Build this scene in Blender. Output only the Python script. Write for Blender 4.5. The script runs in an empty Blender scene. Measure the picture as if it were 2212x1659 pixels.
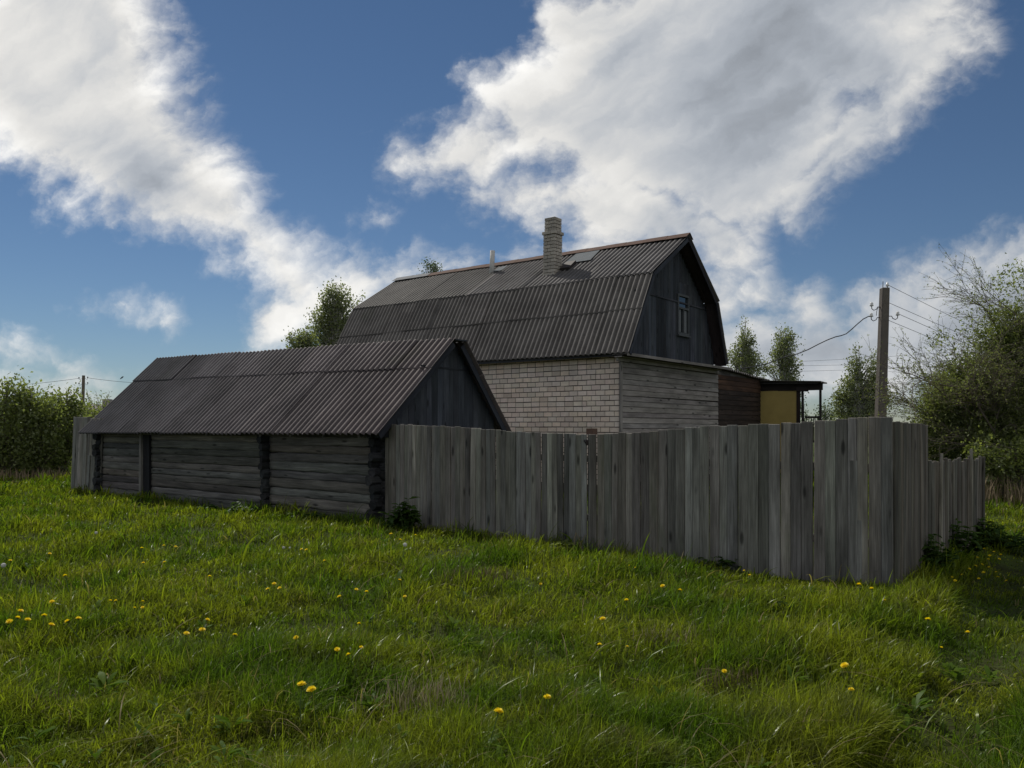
import bpy, bmesh, math, random
import numpy as np
from mathutils import Vector
random.seed(7); rng = np.random.default_rng(7)
SC = bpy.context.scene
COL = SC.collection
R = math.radians

# ------------------------------------------------------------------ camera
CAMZ = 1.7; F = 1700.0; CX = 1106.0; HY = 920.0     # a level camera with a little lens rise
cam = bpy.data.cameras.new('camera'); cam_o = bpy.data.objects.new('camera', cam); COL.objects.link(cam_o)
cam.sensor_width = 36; cam.lens = 36 * F / 2212; cam.shift_y = (HY - 829.5) / 2212
cam.clip_start = 0.05; cam.clip_end = 5000
cam_o.location = (0, 0, CAMZ); cam_o.rotation_euler = (R(90), 0, 0)
SC.camera = cam_o

# ------------------------------------------------------------------ view + sun
SC.view_settings.view_transform = 'Standard'; SC.view_settings.look = 'None'
SC.view_settings.exposure = -0.26; SC.view_settings.gamma = 1
SUN_AZ, SUN_EL = R(-30), R(50)                      # ahead and to the left, high
sunv = Vector((math.cos(SUN_EL) * math.sin(SUN_AZ), math.cos(SUN_EL) * math.cos(SUN_AZ), math.sin(SUN_EL)))
sl = bpy.data.lights.new('sun', 'SUN'); sl.energy = 4.2; sl.angle = R(0.53); sl.color = (1, .94, .85)
so = bpy.data.objects.new('sun', sl); COL.objects.link(so)
so.rotation_euler = sunv.to_track_quat('Z', 'Y').to_euler(); so.location = (-20, 20, 40)

# ------------------------------------------------------------------ node helpers
class NT:
    def __init__(s, tree): s.t = tree; s.n = tree.nodes; s.l = tree.links
    def node(s, typ, **kw):
        n = s.n.new(typ)
        for k, v in kw.items(): setattr(n, k, v)
        return n
    def put(s, sock, v):
        if v is None: return
        if isinstance(v, bpy.types.NodeSocket): s.l.new(v, sock)
        elif isinstance(v, (tuple, list)) and len(v) == 3 and sock.type == 'RGBA': sock.default_value = (*v, 1)
        else: sock.default_value = v
    def m(s, op, a, b=None, c=None, clamp=False):
        n = s.node('ShaderNodeMath', operation=op, use_clamp=clamp)
        for i, v in enumerate((a, b, c)): s.put(n.inputs[i], v)
        return n.outputs[0]
    def v(s, op, a, b=None, scale=None):
        n = s.node('ShaderNodeVectorMath', operation=op); s.put(n.inputs[0], a); s.put(n.inputs[1], b)
        if scale is not None: s.put(n.inputs['Scale'], scale)
        return n.outputs['Value'] if op in ('LENGTH', 'DOT_PRODUCT', 'DISTANCE') else n.outputs[0]
    def noise(s, vec, scale, detail=3, rough=.55, lac=2, out='Fac', dist=0):
        n = s.node('ShaderNodeTexNoise'); s.put(n.inputs['Vector'], vec); n.inputs['Scale'].default_value = scale
        n.inputs['Detail'].default_value = detail; n.inputs['Roughness'].default_value = rough
        n.inputs['Lacunarity'].default_value = lac; n.inputs['Distortion'].default_value = dist
        return n.outputs[out]
    def mix(s, f, a, b, blend='MIX'):
        n = s.node('ShaderNodeMix', data_type='RGBA', blend_type=blend)
        s.put(n.inputs[0], f); s.put(n.inputs[6], a); s.put(n.inputs[7], b); return n.outputs[2]
    def smooth(s, x, lo, hi, a=0., b=1.):
        n = s.node('ShaderNodeMapRange', interpolation_type='SMOOTHSTEP')
        for i, vv in enumerate((x, lo, hi, a, b)): s.put(n.inputs[i], vv)
        return n.outputs[0]
    def ramp(s, f, stops):
        n = s.node('ShaderNodeValToRGB'); e = n.color_ramp.elements
        while len(e) < len(stops): e.new(.5)
        for k, (p, c) in zip(e, stops): k.position = p; k.color = (*c, 1)
        s.put(n.inputs[0], f); return n.outputs[0]
    def attr(s, name, out='Color'):
        n = s.node('ShaderNodeAttribute'); n.attribute_name = name; return n.outputs[out]
    def mapping(s, vec, scale=(1, 1, 1), rot=(0, 0, 0), loc=(0, 0, 0)):
        n = s.node('ShaderNodeMapping'); s.put(n.inputs[0], vec)
        n.inputs['Scale'].default_value = scale; n.inputs['Rotation'].default_value = rot; n.inputs['Location'].default_value = loc
        return n.outputs[0]

# ------------------------------------------------------------------ sky with clouds (world, by direction)
SKY_STR = 0.075
W = bpy.data.worlds.new('World'); SC.world = W; W.use_nodes = True
T = NT(W.node_tree); T.n.clear()
sky = T.node('ShaderNodeTexSky', sky_type='NISHITA', sun_disc=False)
sky.sun_elevation = SUN_EL; sky.sun_rotation = SUN_AZ
sky.air_density = 1.0; sky.dust_density = 0.0; sky.ozone_density = 2.0
D = T.node('ShaderNodeTexCoord').outputs['Generated']
sep = T.node('ShaderNodeSeparateXYZ'); T.put(sep.inputs[0], D)
dy = T.m('MAXIMUM', sep.outputs[1], .12)
u = T.m('DIVIDE', sep.outputs[0], dy); v_ = T.m('DIVIDE', sep.outputs[2], dy)
cmb = T.node('ShaderNodeCombineXYZ'); T.put(cmb.inputs[0], u); T.put(cmb.inputs[1], v_)
p0 = cmb.outputs[0]
warp = T.v('SUBTRACT', T.noise(p0, 5.5, 9, .62, out='Color'), (.5, .5, .5))
warp = T.v('MULTIPLY', warp, (.13, .11, 0))
p = T.v('ADD', p0, warp)
CAPS = [  # cloud banks: (x1, y1, r1, x2, y2, r2) on a 1700-unit plane
 (-60,-40,340,120,120,265),(100,150,215,340,350,168),(330,380,160,520,470,82),(510,470,80,650,620,85),
 (590,690,85,760,620,62),(740,640,80,900,595,36),(70,352,14,220,385,45),(415,185,28,455,168,22),(340,30,42,400,55,20),
 (860,350,34,1040,330,95),(1110,250,120,1500,190,370),(1250,60,130,1890,-70,235),(1300,440,120,1560,520,105),
 (1200,620,110,1520,650,80),(1000,410,40,1160,425,55),(1740,350,70,1850,352,18),(2060,50,110,1720,430,85),(1650,60,230,1880,130,160),(1010,405,50,1260,430,95),(870,600,14,1000,590,24),(1230,540,50,1330,560,80),
 (1540,790,95,2350,670,175),(1560,850,40,1900,815,55),(1580,640,30,1760,640,45),
 (-30,770,14,80,768,20),(110,760,14,230,800,36),(-30,845,50,330,832,30),
 (195,658,4,262,657,6),(275,690,5,372,692,9),(742,490,9,800,490,17),(1070,484,10,1092,482,8),(745,560,10,800,590,16)]
Fld = None
for (x1, y1, r1, x2, y2, r2) in CAPS:
    A = ((x1 - CX) / F, (HY - y1) / F, 0); B = ((x2 - CX) / F, (HY - y2) / F, 0)
    ab = (B[0] - A[0], B[1] - A[1], 0); L2 = ab[0] ** 2 + ab[1] ** 2
    pa = T.v('SUBTRACT', p, A)
    t = T.m('MULTIPLY', T.v('DOT_PRODUCT', pa, ab), 1 / L2, clamp=True)
    dist = T.v('LENGTH', T.v('SUBTRACT', pa, T.v('SCALE', ab, scale=t)))
    r = T.m('MULTIPLY_ADD', t, (r2 - r1) / F, r1 / F)
    d = T.m('MULTIPLY', T.m('SUBTRACT', r, dist), F / 80)
    Fld = d if Fld is None else T.m('MAXIMUM', Fld, d)
front = T.smooth(sep.outputs[1], .12, .3)
# elsewhere: unseen broken cloud on a flat layer, cover raised for ambient light
zz = T.m('ADD', T.m('MAXIMUM', sep.outputs[2], 0), .12)
cq = T.node('ShaderNodeCombineXYZ'); T.put(cq.inputs[0], T.m('DIVIDE', sep.outputs[0], zz)); T.put(cq.inputs[1], T.m('DIVIDE', sep.outputs[1], zz))
back = T.m('MULTIPLY', T.m('SUBTRACT', T.noise(cq.outputs[0], .8, 6, .55), .46), 9)
Fld = T.m('MINIMUM', Fld, 2.2)
mixf = T.node('ShaderNodeMix', data_type='FLOAT'); T.put(mixf.inputs[0], front); T.put(mixf.inputs[2], back); T.put(mixf.inputs[3], Fld)
Fld = mixf.outputs[0]
streak = T.mapping(T.mapping(p, rot=(0, 0, R(-33))), scale=(2.2, 7.5, 1))
n1 = T.noise(streak, 2.0, 7, .52)
n2 = T.noise(p0, 11, 8, .56)
n3 = T.noise(p, 3.1, 5, .5)
n4 = T.noise(T.mapping(p, scale=(1, 1.5, 1)), 30, 6, .58)
puff = T.m('MULTIPLY_ADD', T.m('SUBTRACT', n2, .5), 2.7, T.m('MULTIPLY', T.m('SUBTRACT', n4, .5), 1.1))
edge = T.m('ADD', Fld, puff)
edge = T.m('ADD', edge, T.m('MULTIPLY', T.m('SUBTRACT', n1, .5), 1.9))
mask = T.m('POWER', T.smooth(edge, -.5, 1.2), 1.3)
thick = T.smooth(Fld, .3, 2.2)
bri = T.m('MULTIPLY_ADD', T.m('SUBTRACT', n1, .5), .75, 1.02)
bri = T.m('MULTIPLY_ADD', T.m('SUBTRACT', n3, .5), .85, bri)
bri = T.m('MULTIPLY_ADD', thick, -.26, bri)
bri = T.m('MULTIPLY_ADD', T.m('MULTIPLY', puff, T.m('SUBTRACT', 1, T.m('MULTIPLY', thick, .75))), .16, bri)
for (x1, y1, x2, y2, rr, am) in ((330, 415, 440, 430, 150, .30), (60, 250, 200, 330, 120, .10), (1450, 180, 1640, 330, 330, .09), (1300, 330, 1560, 250, 160, .06), (1700, 760, 2300, 650, 150, .10)):
    A = ((x1 - CX) / F, (HY - y1) / F, 0); ab = ((x2 - x1) / F, (y1 - y2) / F, 0); pa = T.v('SUBTRACT', p, A)
    t = T.m('MULTIPLY', T.v('DOT_PRODUCT', pa, ab), 1 / (ab[0] ** 2 + ab[1] ** 2), clamp=True)
    dist = T.v('LENGTH', T.v('SUBTRACT', pa, T.v('SCALE', ab, scale=t)))
    bri = T.m('MULTIPLY_ADD', T.m('MULTIPLY', T.smooth(dist, 0, rr / F, 1, 0), front), -am, bri)      # thick shaded cloud bases
bri = T.m('MAXIMUM', bri, .3)
bri = T.m('MULTIPLY', bri, T.smooth(sep.outputs[1], -.5, .15, 1.5, 1.0))                              # sun-facing clouds behind the camera, boosted to lift light on shaded walls
# cloud towards the sun glows more (forward scattering)
sd = T.v('DOT_PRODUCT', D, tuple(sunv)); glow = T.smooth(sd, .45, 1.0)
bri = T.m('MULTIPLY', bri, T.m('MULTIPLY_ADD', glow, .45, .85))
ccol = T.mix(T.smooth(bri, .55, 1.1), (.86, .93, 1.03), (1.0, .985, .95))
CLOUD = 0.90 / SKY_STR
cl = T.v('SCALE', ccol, scale=T.m('MULTIPLY', bri, CLOUD))
skc = T.v('MULTIPLY', sky.outputs[0], T.mix(T.smooth(sep.outputs[2], -.02, .50), (.60, .70, .84), (.58, .69, .79)))
mask = T.m('MULTIPLY', mask, T.m('MULTIPLY_ADD', T.smooth(sep.outputs[2], -.02, .05), 1, 0))
fin = T.mix(T.m('MULTIPLY', mask, .97), skc, cl)
bg = T.node('ShaderNodeBackground'); T.put(bg.inputs[0], fin); bg.inputs[1].default_value = SKY_STR
T.l.new(bg.outputs[0], T.node('ShaderNodeOutputWorld').inputs[0])

# ------------------------------------------------------------------ materials
def mat(name):
    mt = bpy.data.materials.new(name); mt.use_nodes = True; mt.node_tree.nodes.clear()
    t = NT(mt.node_tree); out = t.node('ShaderNodeOutputMaterial'); return mt, t, out
def principled(t, out, col, rough=.8, bump=None, bstr=.3, bdist=.01, spec=.3, metal=0):
    b = t.node('ShaderNodeBsdfPrincipled'); t.put(b.inputs['Base Color'], col); t.put(b.inputs['Roughness'], rough)
    b.inputs['Specular IOR Level'].default_value = spec; b.inputs['Metallic'].default_value = metal
    if bump is not None:
        n = t.node('ShaderNodeBump'); n.inputs['Strength'].default_value = bstr; n.inputs['Distance'].default_value = bdist
        t.put(n.inputs['Height'], bump); t.l.new(n.outputs[0], b.inputs['Normal'])
    t.l.new(b.outputs[0], out.inputs[0]); return b
def wood(name, c1, c2, c3, moss=None, rough=.85, bs=.5, bd=.006):
    mt, t, out = mat(name)
    g = t.attr('gco', 'Vector'); tint = t.attr('tint')
    fine = t.noise(t.mapping(g, (2.2, 70, 70)), 1, 6, .65)
    mid = t.noise(t.mapping(g, (.7, 9, 9)), 1, 5, .6)
    blot = t.noise(t.mapping(g, (1.1, 3.5, 3.5)), 1, 4, .6)
    c = t.ramp(t.m('ADD', t.m('MULTIPLY', fine, .55), t.m('MULTIPLY', mid, .45)), [(.3, c1), (.5, c2), (.72, c3)])
    vo = t.node('ShaderNodeTexVoronoi'); t.put(vo.inputs['Vector'], t.mapping(g, (1.6, 5.5, 5.5))); vo.inputs['Scale'].default_value = 1
    knot = t.smooth(vo.outputs['Distance'], .07, .18, .3, 1)
    c = t.v('SCALE', c, scale=knot)
    c = t.v('SCALE', c, scale=t.m('MULTIPLY_ADD', blot, 1.7, .15))
    if moss: c = t.mix(t.smooth(t.noise(t.mapping(g, (.9, 4, 4), loc=(7, 3, 1)), 1, 4, .6), .55, .75, 0, .55), c, moss)
    c = t.mix(1, c, tint, 'MULTIPLY')
    principled(t, out, c, rough, t.m('ADD', fine, t.m('MULTIPLY', mid, .6)), bs, bd, .25)
    return mt
M = {}
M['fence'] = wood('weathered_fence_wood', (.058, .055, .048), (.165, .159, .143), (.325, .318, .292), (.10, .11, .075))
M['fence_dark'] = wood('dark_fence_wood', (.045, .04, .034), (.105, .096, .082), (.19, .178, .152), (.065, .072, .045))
M['log'] = wood('old_log_wood', (.042, .038, .036), (.115, .108, .10), (.24, .225, .205), (.055, .06, .042), bs=1.0, bd=.02)
M['logend'] = wood('shaded_log_end_wood', (.012, .012, .014), (.028, .029, .031), (.06, .06, .06), bs=1.0, bd=.03)  # weathered log ends, with corner shade darkened into the colour
M['siding'] = wood('grey_siding_wood', (.14, .126, .118), (.25, .228, .213), (.38, .352, .33))
M['darkboard'] = wood('blackened_board_wood', (.022, .024, .03), (.04, .044, .054), (.07, .075, .085))
M['tarboard'] = wood('brown_black_board_wood', (.015, .012, .011), (.034, .027, .023), (.075, .055, .042))
def roofmat(name, lo, mid_, hi, hi2):
    mt, t, out = mat(name)
    g = t.attr('gco', 'Vector'); tint = t.attr('tint'); geo = t.node('ShaderNodeNewGeometry').outputs['Position']
    a = t.noise(geo, 1.3, 6, .6); b = t.noise(t.mapping(g, (3, 40, 3)), 1, 5, .65); s = t.noise(geo, 45, 3, .6)
    f = t.m('ADD', t.m('MULTIPLY', a, .5), t.m('ADD', t.m('MULTIPLY', b, .3), t.m('MULTIPLY', s, .2)))
    c = t.ramp(f, [(.36, lo), (.5, mid_), (.66, hi)])
    lich = t.smooth(t.noise(geo, 22, 4, .7), .64, .72, 0, .55)
    c = t.mix(lich, c, (.17, .18, .16))
    moss = t.smooth(t.noise(geo, .8, 5, .6), .58, .72, 0, .5)
    c = t.mix(moss, c, (.045, .05, .035))
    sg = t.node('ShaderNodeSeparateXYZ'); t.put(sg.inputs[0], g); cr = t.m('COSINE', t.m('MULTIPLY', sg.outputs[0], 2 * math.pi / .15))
    crest_light = t.m('MULTIPLY', t.smooth(cr, .35, 1.0), t.smooth(a, .3, .65, .08, .48))  # wave crests lightened: highlights put into the sheet colour
    c = t.mix(crest_light, c, hi2)
    c = t.mix(1, c, tint, 'MULTIPLY')
    principled(t, out, c, .72, t.m('ADD', s, b), .35, .004, .35)
    return mt
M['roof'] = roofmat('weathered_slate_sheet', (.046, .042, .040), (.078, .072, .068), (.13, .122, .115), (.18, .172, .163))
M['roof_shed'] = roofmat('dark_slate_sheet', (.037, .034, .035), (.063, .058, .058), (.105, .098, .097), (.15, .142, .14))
def brickmat(name, base):
    mt, t, out = mat(name); tint = t.attr('tint'); geo = t.node('ShaderNodeNewGeometry').outputs['Position']
    a = t.noise(geo, 14, 5, .6); b = t.noise(geo, 90, 3, .6); l = t.noise(geo, 1.1, 4, .6)
    c = t.v('SCALE', t.mix(1, base, tint, 'MULTIPLY'), scale=t.m('ADD', .5, t.m('ADD', t.m('MULTIPLY', a, .45), t.m('MULTIPLY', l, .5))))
    principled(t, out, c, .9, t.m('ADD', a, b), .4, .005, .2); return mt
M['brick'] = brickmat('pale_silicate_brick', (.82, .685, .585))
M['brick_ch'] = brickmat('sooty_silicate_brick', (.41, .375, .335))
def plain(name, col, rough=.7, nscale=8, var=.4, spec=.3, metal=0, bump=.2):
    mt, t, out = mat(name); geo = t.node('ShaderNodeNewGeometry').outputs['Position']
    a = t.noise(geo, nscale, 6, .62)
    c = t.v('SCALE', t.mix(0, col, col), scale=t.m('MULTIPLY_ADD', a, 2 * var, 1 - var))
    principled(t, out, c, rough, a, bump, .004, spec, metal); return mt
M['mortar'] = plain('grey_mortar', (.075, .06, .05), .95, 20)
M['rust'] = plain('red_brown_ridge_metal', (.115, .072, .056), .85, 3, .35, .1)
M['zinc'] = plain('pale_ridge_metal', (.20, .205, .21), .85, 3, .2, .1)
M['tin'] = plain('grey_flashing_metal', (.13, .145, .155), .85, 4, .25, .1)
M['pipe'] = plain('asbestos_pipe_cement', (.50, .49, .47), .85, 9, .3)
M['concrete'] = plain('pole_concrete', (.125, .11, .095), .9, 12, .35)
M['iron'] = plain('dark_rusty_iron', (.035, .028, .026), .7, 30, .4)
M['porcelain'] = plain('white_porcelain', (.62, .62, .60), .3, 4, .1, .5, 0, 0)
M['wire'] = plain('wire_metal', (.05, .05, .055), .6, 5, .1)
M['yellow'] = plain('ochre_panel_paint', (.38, .285, .095), .8, 2.2, .28)
M['frame'] = plain('old_window_paint', (.075, .08, .085), .7, 10, .3)
M['pane'] = None
mt, t, out = mat('window_glass'); b = principled(t, out, (.02, .026, .03), .04, None, spec=.9); M['pane'] = mt
mt, t, out = mat('pale_curtain'); principled(t, out, (.16, .17, .18), .9); M['curtain'] = mt
M['bark'] = plain('grey_bark', (.075, .062, .05), .9, 14, .45)
M['twig'] = plain('brown_twig_bark', (.15, .125, .10), .9, 20, .4)
mt, t, out = mat('birch_bark'); geo = t.node('ShaderNodeNewGeometry').outputs['Position']
c = t.mix(t.smooth(t.noise(t.mapping(geo, (3, 3, 9)), 1, 4, .7), .5, .6), (.38, .37, .34), (.05, .045, .04)); principled(t, out, c, .85); M['birch'] = mt
def leafmat(name, dark, light, trans=.45, spread=.5, gloss=.022):
    mt, t, out = mat(name); r_ = t.attr('rnd', 'Fac'); geo = t.node('ShaderNodeNewGeometry').outputs['Position']
    n = t.noise(geo, 1.1, 3, .5)
    c = t.mix(t.m('ADD', t.m('MULTIPLY', r_, spread), t.m('MULTIPLY', n, 1 - spread)), dark, light)
    d = t.node('ShaderNodeBsdfDiffuse'); t.put(d.inputs[0], c)
    tr = t.node('ShaderNodeBsdfTranslucent'); t.put(tr.inputs[0], t.v('MULTIPLY', c, (1.15, 1.25, .6)))
    gl = t.node('ShaderNodeBsdfGlossy'); gl.inputs[1].default_value = .42; gl.inputs[0].default_value = (.8, .85, .9, 1)
    m1 = t.node('ShaderNodeMixShader'); m1.inputs[0].default_value = trans; t.l.new(d.outputs[0], m1.inputs[1]); t.l.new(tr.outputs[0], m1.inputs[2])
    m2 = t.node('ShaderNodeMixShader'); m2.inputs[0].default_value = gloss; t.l.new(m1.outputs[0], m2.inputs[1]); t.l.new(gl.outputs[0], m2.inputs[2])
    t.l.new(m2.outputs[0], out.inputs[0]); return mt
M['birch_leaf'] = leafmat('birch_leaves', (.14, .165, .085), (.28, .30, .17), .55)
M['far_leaf'] = leafmat('blue_green_leaves', (.07, .10, .06), (.14, .175, .11), .5)
M['willow_leaf'] = leafmat('willow_leaves', (.125, .155, .055), (.27, .295, .12), .58)
M['bush_leaf'] = leafmat('bush_leaves', (.12, .15, .055), (.26, .29, .11), .6)
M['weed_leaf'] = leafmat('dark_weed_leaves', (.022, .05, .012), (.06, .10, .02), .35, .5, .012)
M['rosette'] = leafmat('rosette_leaves', (.045, .092, .012), (.105, .16, .02), .4, .5, .006)
mt, t, out = mat('meadow_grass'); r_ = t.attr('rnd', 'Fac'); geo = t.node('ShaderNodeNewGeometry').outputs['Position']
patch = t.noise(geo, .9, 4, .6); patch2 = t.noise(geo, 3.7, 3, .6)
g1 = t.mix(t.smooth(patch, .38, .62), (.078, .136, .013), (.198, .226, .021))
g1 = t.mix(t.smooth(patch2, .52, .66, 0, .75), g1, (.07, .082, .022))
g1 = t.v('SCALE', g1, scale=t.m('MULTIPLY_ADD', t.m('FRACT', t.m('MULTIPLY', r_, 37.7)), 1.1, .45))
g1 = t.mix(t.smooth(r_, .955, .965), g1, (.25, .205, .11))
d = t.node('ShaderNodeBsdfDiffuse'); t.put(d.inputs[0], g1)
tr = t.node('ShaderNodeBsdfTranslucent'); t.put(tr.inputs[0], t.v('MULTIPLY', g1, (1.1, 1.2, .5)))
gl = t.node('ShaderNodeBsdfGlossy'); gl.inputs[1].default_value = .36; gl.inputs[0].default_value = (.9, .95, .85, 1)
m1 = t.node('ShaderNodeMixShader'); m1.inputs[0].default_value = .52; t.l.new(d.outputs[0], m1.inputs[1]); t.l.new(tr.outputs[0], m1.inputs[2])
m2 = t.node('ShaderNodeMixShader'); t.put(m2.inputs[0], t.smooth(t.m('FRACT', t.m('MULTIPLY', r_, 11.3)), .7, .95, .004, .03)); t.l.new(m1.outputs[0], m2.inputs[1]); t.l.new(gl.outputs[0], m2.inputs[2])
t.l.new(m2.outputs[0], out.inputs[0]); M['grass'] = mt
mt, t, out = mat('meadow_soil'); geo = t.node('ShaderNodeNewGeometry').outputs['Position']
a = t.noise(geo, 1.2, 6, .6); b = t.noise(geo, 16, 5, .65)
c = t.mix(t.smooth(t.m('ADD', t.m('MULTIPLY', a, .6), t.m('MULTIPLY', b, .4)), .35, .65), (.028, .03, .010), (.05, .075, .014))
principled(t, out, c, .95, b, .6, .03, .1); M['soil'] = mt
M['straw'] = plain('dry_straw', (.19, .145, .085), .8, 20, .3)
M['pale_straw'] = plain('pale_dry_straw', (.36, .30, .19), .8, 20, .3)
M['petal'] = leafmat('dandelion_yellow', (.82, .64, .015), (.92, .76, .03), .4)
M['bract'] = plain('dandelion_green', (.07, .11, .025), .7, 60, .3)
M['puff'] = plain('seed_head_white', (.55, .55, .52), .9, 60, .1)
M['feather'] = plain('dark_feathers', (.03, .03, .033), .8, 40, .3)
M['farwall'] = plain('far_house_boards', (.06, .055, .045), .9, 3, .3)

# ------------------------------------------------------------------ object helpers
ORG = {}
def tag(o, label=None, cat=None, group=None, kind=None):
    if label: o['label'] = label
    if cat: o['category'] = cat
    if group: o['group'] = group
    if kind: o['kind'] = kind
    return o
def thing(name, loc, label, cat, group=None):
    o = bpy.data.objects.new(name, None); COL.objects.link(o); o.location = loc; o.empty_display_size = .3
    ORG[o] = np.array(loc, float); return tag(o, label, cat, group)
def link_mesh(name, me, mtl, parent=None):
    o = bpy.data.objects.new(name, me); COL.objects.link(o)
    if mtl: me.materials.append(mtl)
    if parent is not None: o.parent = parent; ORG[o] = ORG[parent]
    else: ORG[o] = np.zeros(3)
    return o
class MB:
    def __init__(s): s.v = []; s.f = []; s.t = []; s.g = []; s.k = 0
    def add(s, verts, faces, tint=(1, 1, 1), gco=None):
        verts = np.asarray(verts, float).reshape(-1, 3)
        s.v.append(verts); s.f += [tuple(i + s.k for i in f) for f in faces]
        s.t.append(np.tile(np.array([*tint, 1.0]), (len(verts), 1)) if np.ndim(tint) == 1 else np.asarray(tint))
        s.g.append(verts if gco is None else np.asarray(gco, float)); s.k += len(verts)
    def build(s, name, mtl, parent=None, smooth=False, solid=0, bevel=0):
        V = np.concatenate(s.v)
        if parent is not None: V = V - ORG[parent]
        me = bpy.data.meshes.new(name); me.from_pydata(V.tolist(), [], s.f); me.update()
        a = me.attributes.new('tint', 'FLOAT_COLOR', 'POINT'); a.data.foreach_set('color', np.concatenate(s.t).astype(np.float32).ravel())
        a = me.attributes.new('gco', 'FLOAT_VECTOR', 'POINT'); a.data.foreach_set('vector', np.concatenate(s.g).astype(np.float32).ravel())
        if smooth: me.polygons.foreach_set('use_smooth', [True] * len(me.polygons))
        o = link_mesh(name, me, mtl, parent)
        if solid:
            md = o.modifiers.new('thickness', 'SOLIDIFY'); md.thickness = solid; md.offset = -1
        if bevel:
            md = o.modifiers.new('bevel', 'BEVEL'); md.width = bevel; md.segments = 1; md.limit_method = 'ANGLE'
        return o
BOXF = [(0, 3, 2, 1), (4, 5, 6, 7), (0, 1, 5, 4), (1, 2, 6, 5), (2, 3, 7, 6), (3, 0, 4, 7)]
def nrm(v): v = np.asarray(v, float); return v / np.linalg.norm(v)
def tj(s=.2, w=.04):                                   # per-piece tint jitter
    k = 1 + random.uniform(-s, s); return (k * (1 + random.uniform(-w, w)), k, k * (1 + random.uniform(-w, w)))
def beam(mb, p0, p1, u, v, tint=(1, 1, 1), taper=1.0, seg=1, bow=0):
    """box from p0 to p1, half-section vectors u and v"""
    p0 = np.array(p0, float); p1 = np.array(p1, float); u = np.array(u, float); v = np.array(v, float)
    L = np.linalg.norm(p1 - p0); lu = np.linalg.norm(u); lv = np.linalg.norm(v)
    off = np.array([random.uniform(0, 90), random.uniform(0, 9), random.uniform(0, 9)])
    vs = []; gs = []; fs = []
    for i in range(seg + 1):
        t = i / seg; c = p0 + (p1 - p0) * t + nrm(v) * bow * math.sin(math.pi * t); k = 1 + (taper - 1) * t
        for a, b in ((-1, -1), (1, -1), (1, 1), (-1, 1)):
            vs.append(c + u * a * k + v * b * k); gs.append(off + np.array([t * L, a * lu, b * lv]))
    for i in range(seg):
        k = 4 * i
        for j in range(4): fs.append((k + j, k + (j + 1) % 4, k + 4 + (j + 1) % 4, k + 4 + j))
    fs.append((3, 2, 1, 0)); k = 4 * seg; fs.append((k, k + 1, k + 2, k + 3))
    mb.add(vs, fs, tint, gs)
def tube(mb, pts, rad, n=8, tint=(1, 1, 1), cap=True, jit=0):
    pts = np.asarray(pts, float); m = len(pts)
    if np.ndim(rad) == 0: rad = [rad] * m
    d = np.gradient(pts, axis=0); d /= np.linalg.norm(d, axis=1)[:, None] + 1e-9
    ref = np.array([0, 0, 1.0]) if abs(d[0][2]) < .9 else np.array([1.0, 0, 0])
    vs = []; gs = []; off = np.random.default_rng(random.randrange(10**6)).uniform(0, 50, 3); L = 0
    th = np.linspace(0, 2 * math.pi, n, endpoint=False)
    for i in range(m):
        if i: L += np.linalg.norm(pts[i] - pts[i - 1])
        a = nrm(np.cross(d[i], ref)); b = np.cross(d[i], a)
        for q in th:
            r = rad[i] * (1 + random.uniform(-jit, jit))
            vs.append(pts[i] + (a * math.cos(q) + b * math.sin(q)) * r); gs.append(off + (L, q * .1, 0))
    fs = [(i * n + j, i * n + (j + 1) % n, (i + 1) * n + (j + 1) % n, (i + 1) * n + j) for i in range(m - 1) for j in range(n)]
    if cap: fs.append(tuple(range(n - 1, -1, -1))); fs.append(tuple(range((m - 1) * n, m * n)))
    mb.add(vs, fs, tint, gs)
def at(px, py, d): return np.array([(px - CX) / F * d, d, CAMZ + (HY - py) / F * d])

# value noise for the terrain and the meadow
_tab = np.random.default_rng(3).random((256, 256))
def vn(x, y, s, o=0):
    x = np.asarray(x) * s + 91.7 + o * 17.3; y = np.asarray(y) * s + 47.1 + o * 5.9
    xi = np.floor(x).astype(int); yi = np.floor(y).astype(int); fx = x - xi; fy = y - yi
    fx = fx * fx * (3 - 2 * fx); fy = fy * fy * (3 - 2 * fy)
    g = lambda a, b: _tab[a & 255, b & 255]
    return (g(xi, yi) * (1 - fx) + g(xi + 1, yi) * fx) * (1 - fy) + (g(xi, yi + 1) * (1 - fx) + g(xi + 1, yi + 1) * fx) * fy
AX = np.array([-.789, .614, 0]); AX /= np.linalg.norm(AX)      # along shed, house and front fence (to the left, away)
NX = np.array([-AX[1] * -1, -AX[0], 0]); NX = np.array([AX[1], -AX[0], 0])   # square to it (to the right, away)
UP = np.array([0, 0, 1.0])
PATH0 = np.array([3.75, 6.3]); PDIR = nrm(np.array([.60, .80])); PPER = np.array([PDIR[1], -PDIR[0]])
def pathd(x, y): return (x - PATH0[0]) * PPER[0] + (y - PATH0[1]) * PPER[1] + .12 * np.sin(y * .9)
def gz(x, y):
    x = np.asarray(x, float); y = np.asarray(y, float)
    near = np.clip((60 - np.hypot(x, y)) / 30, 0, 1)
    h = ((vn(x, y, .55) - .5) * .13 + (vn(x, y, 1.6, 2) - .5) * .07) * near
    pd = pathd(x, y); h = h - .13 * np.exp(-(pd / .33) ** 2) * near + .10 * np.exp(-((pd - .95) / .5) ** 2) * near
    return h
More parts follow.
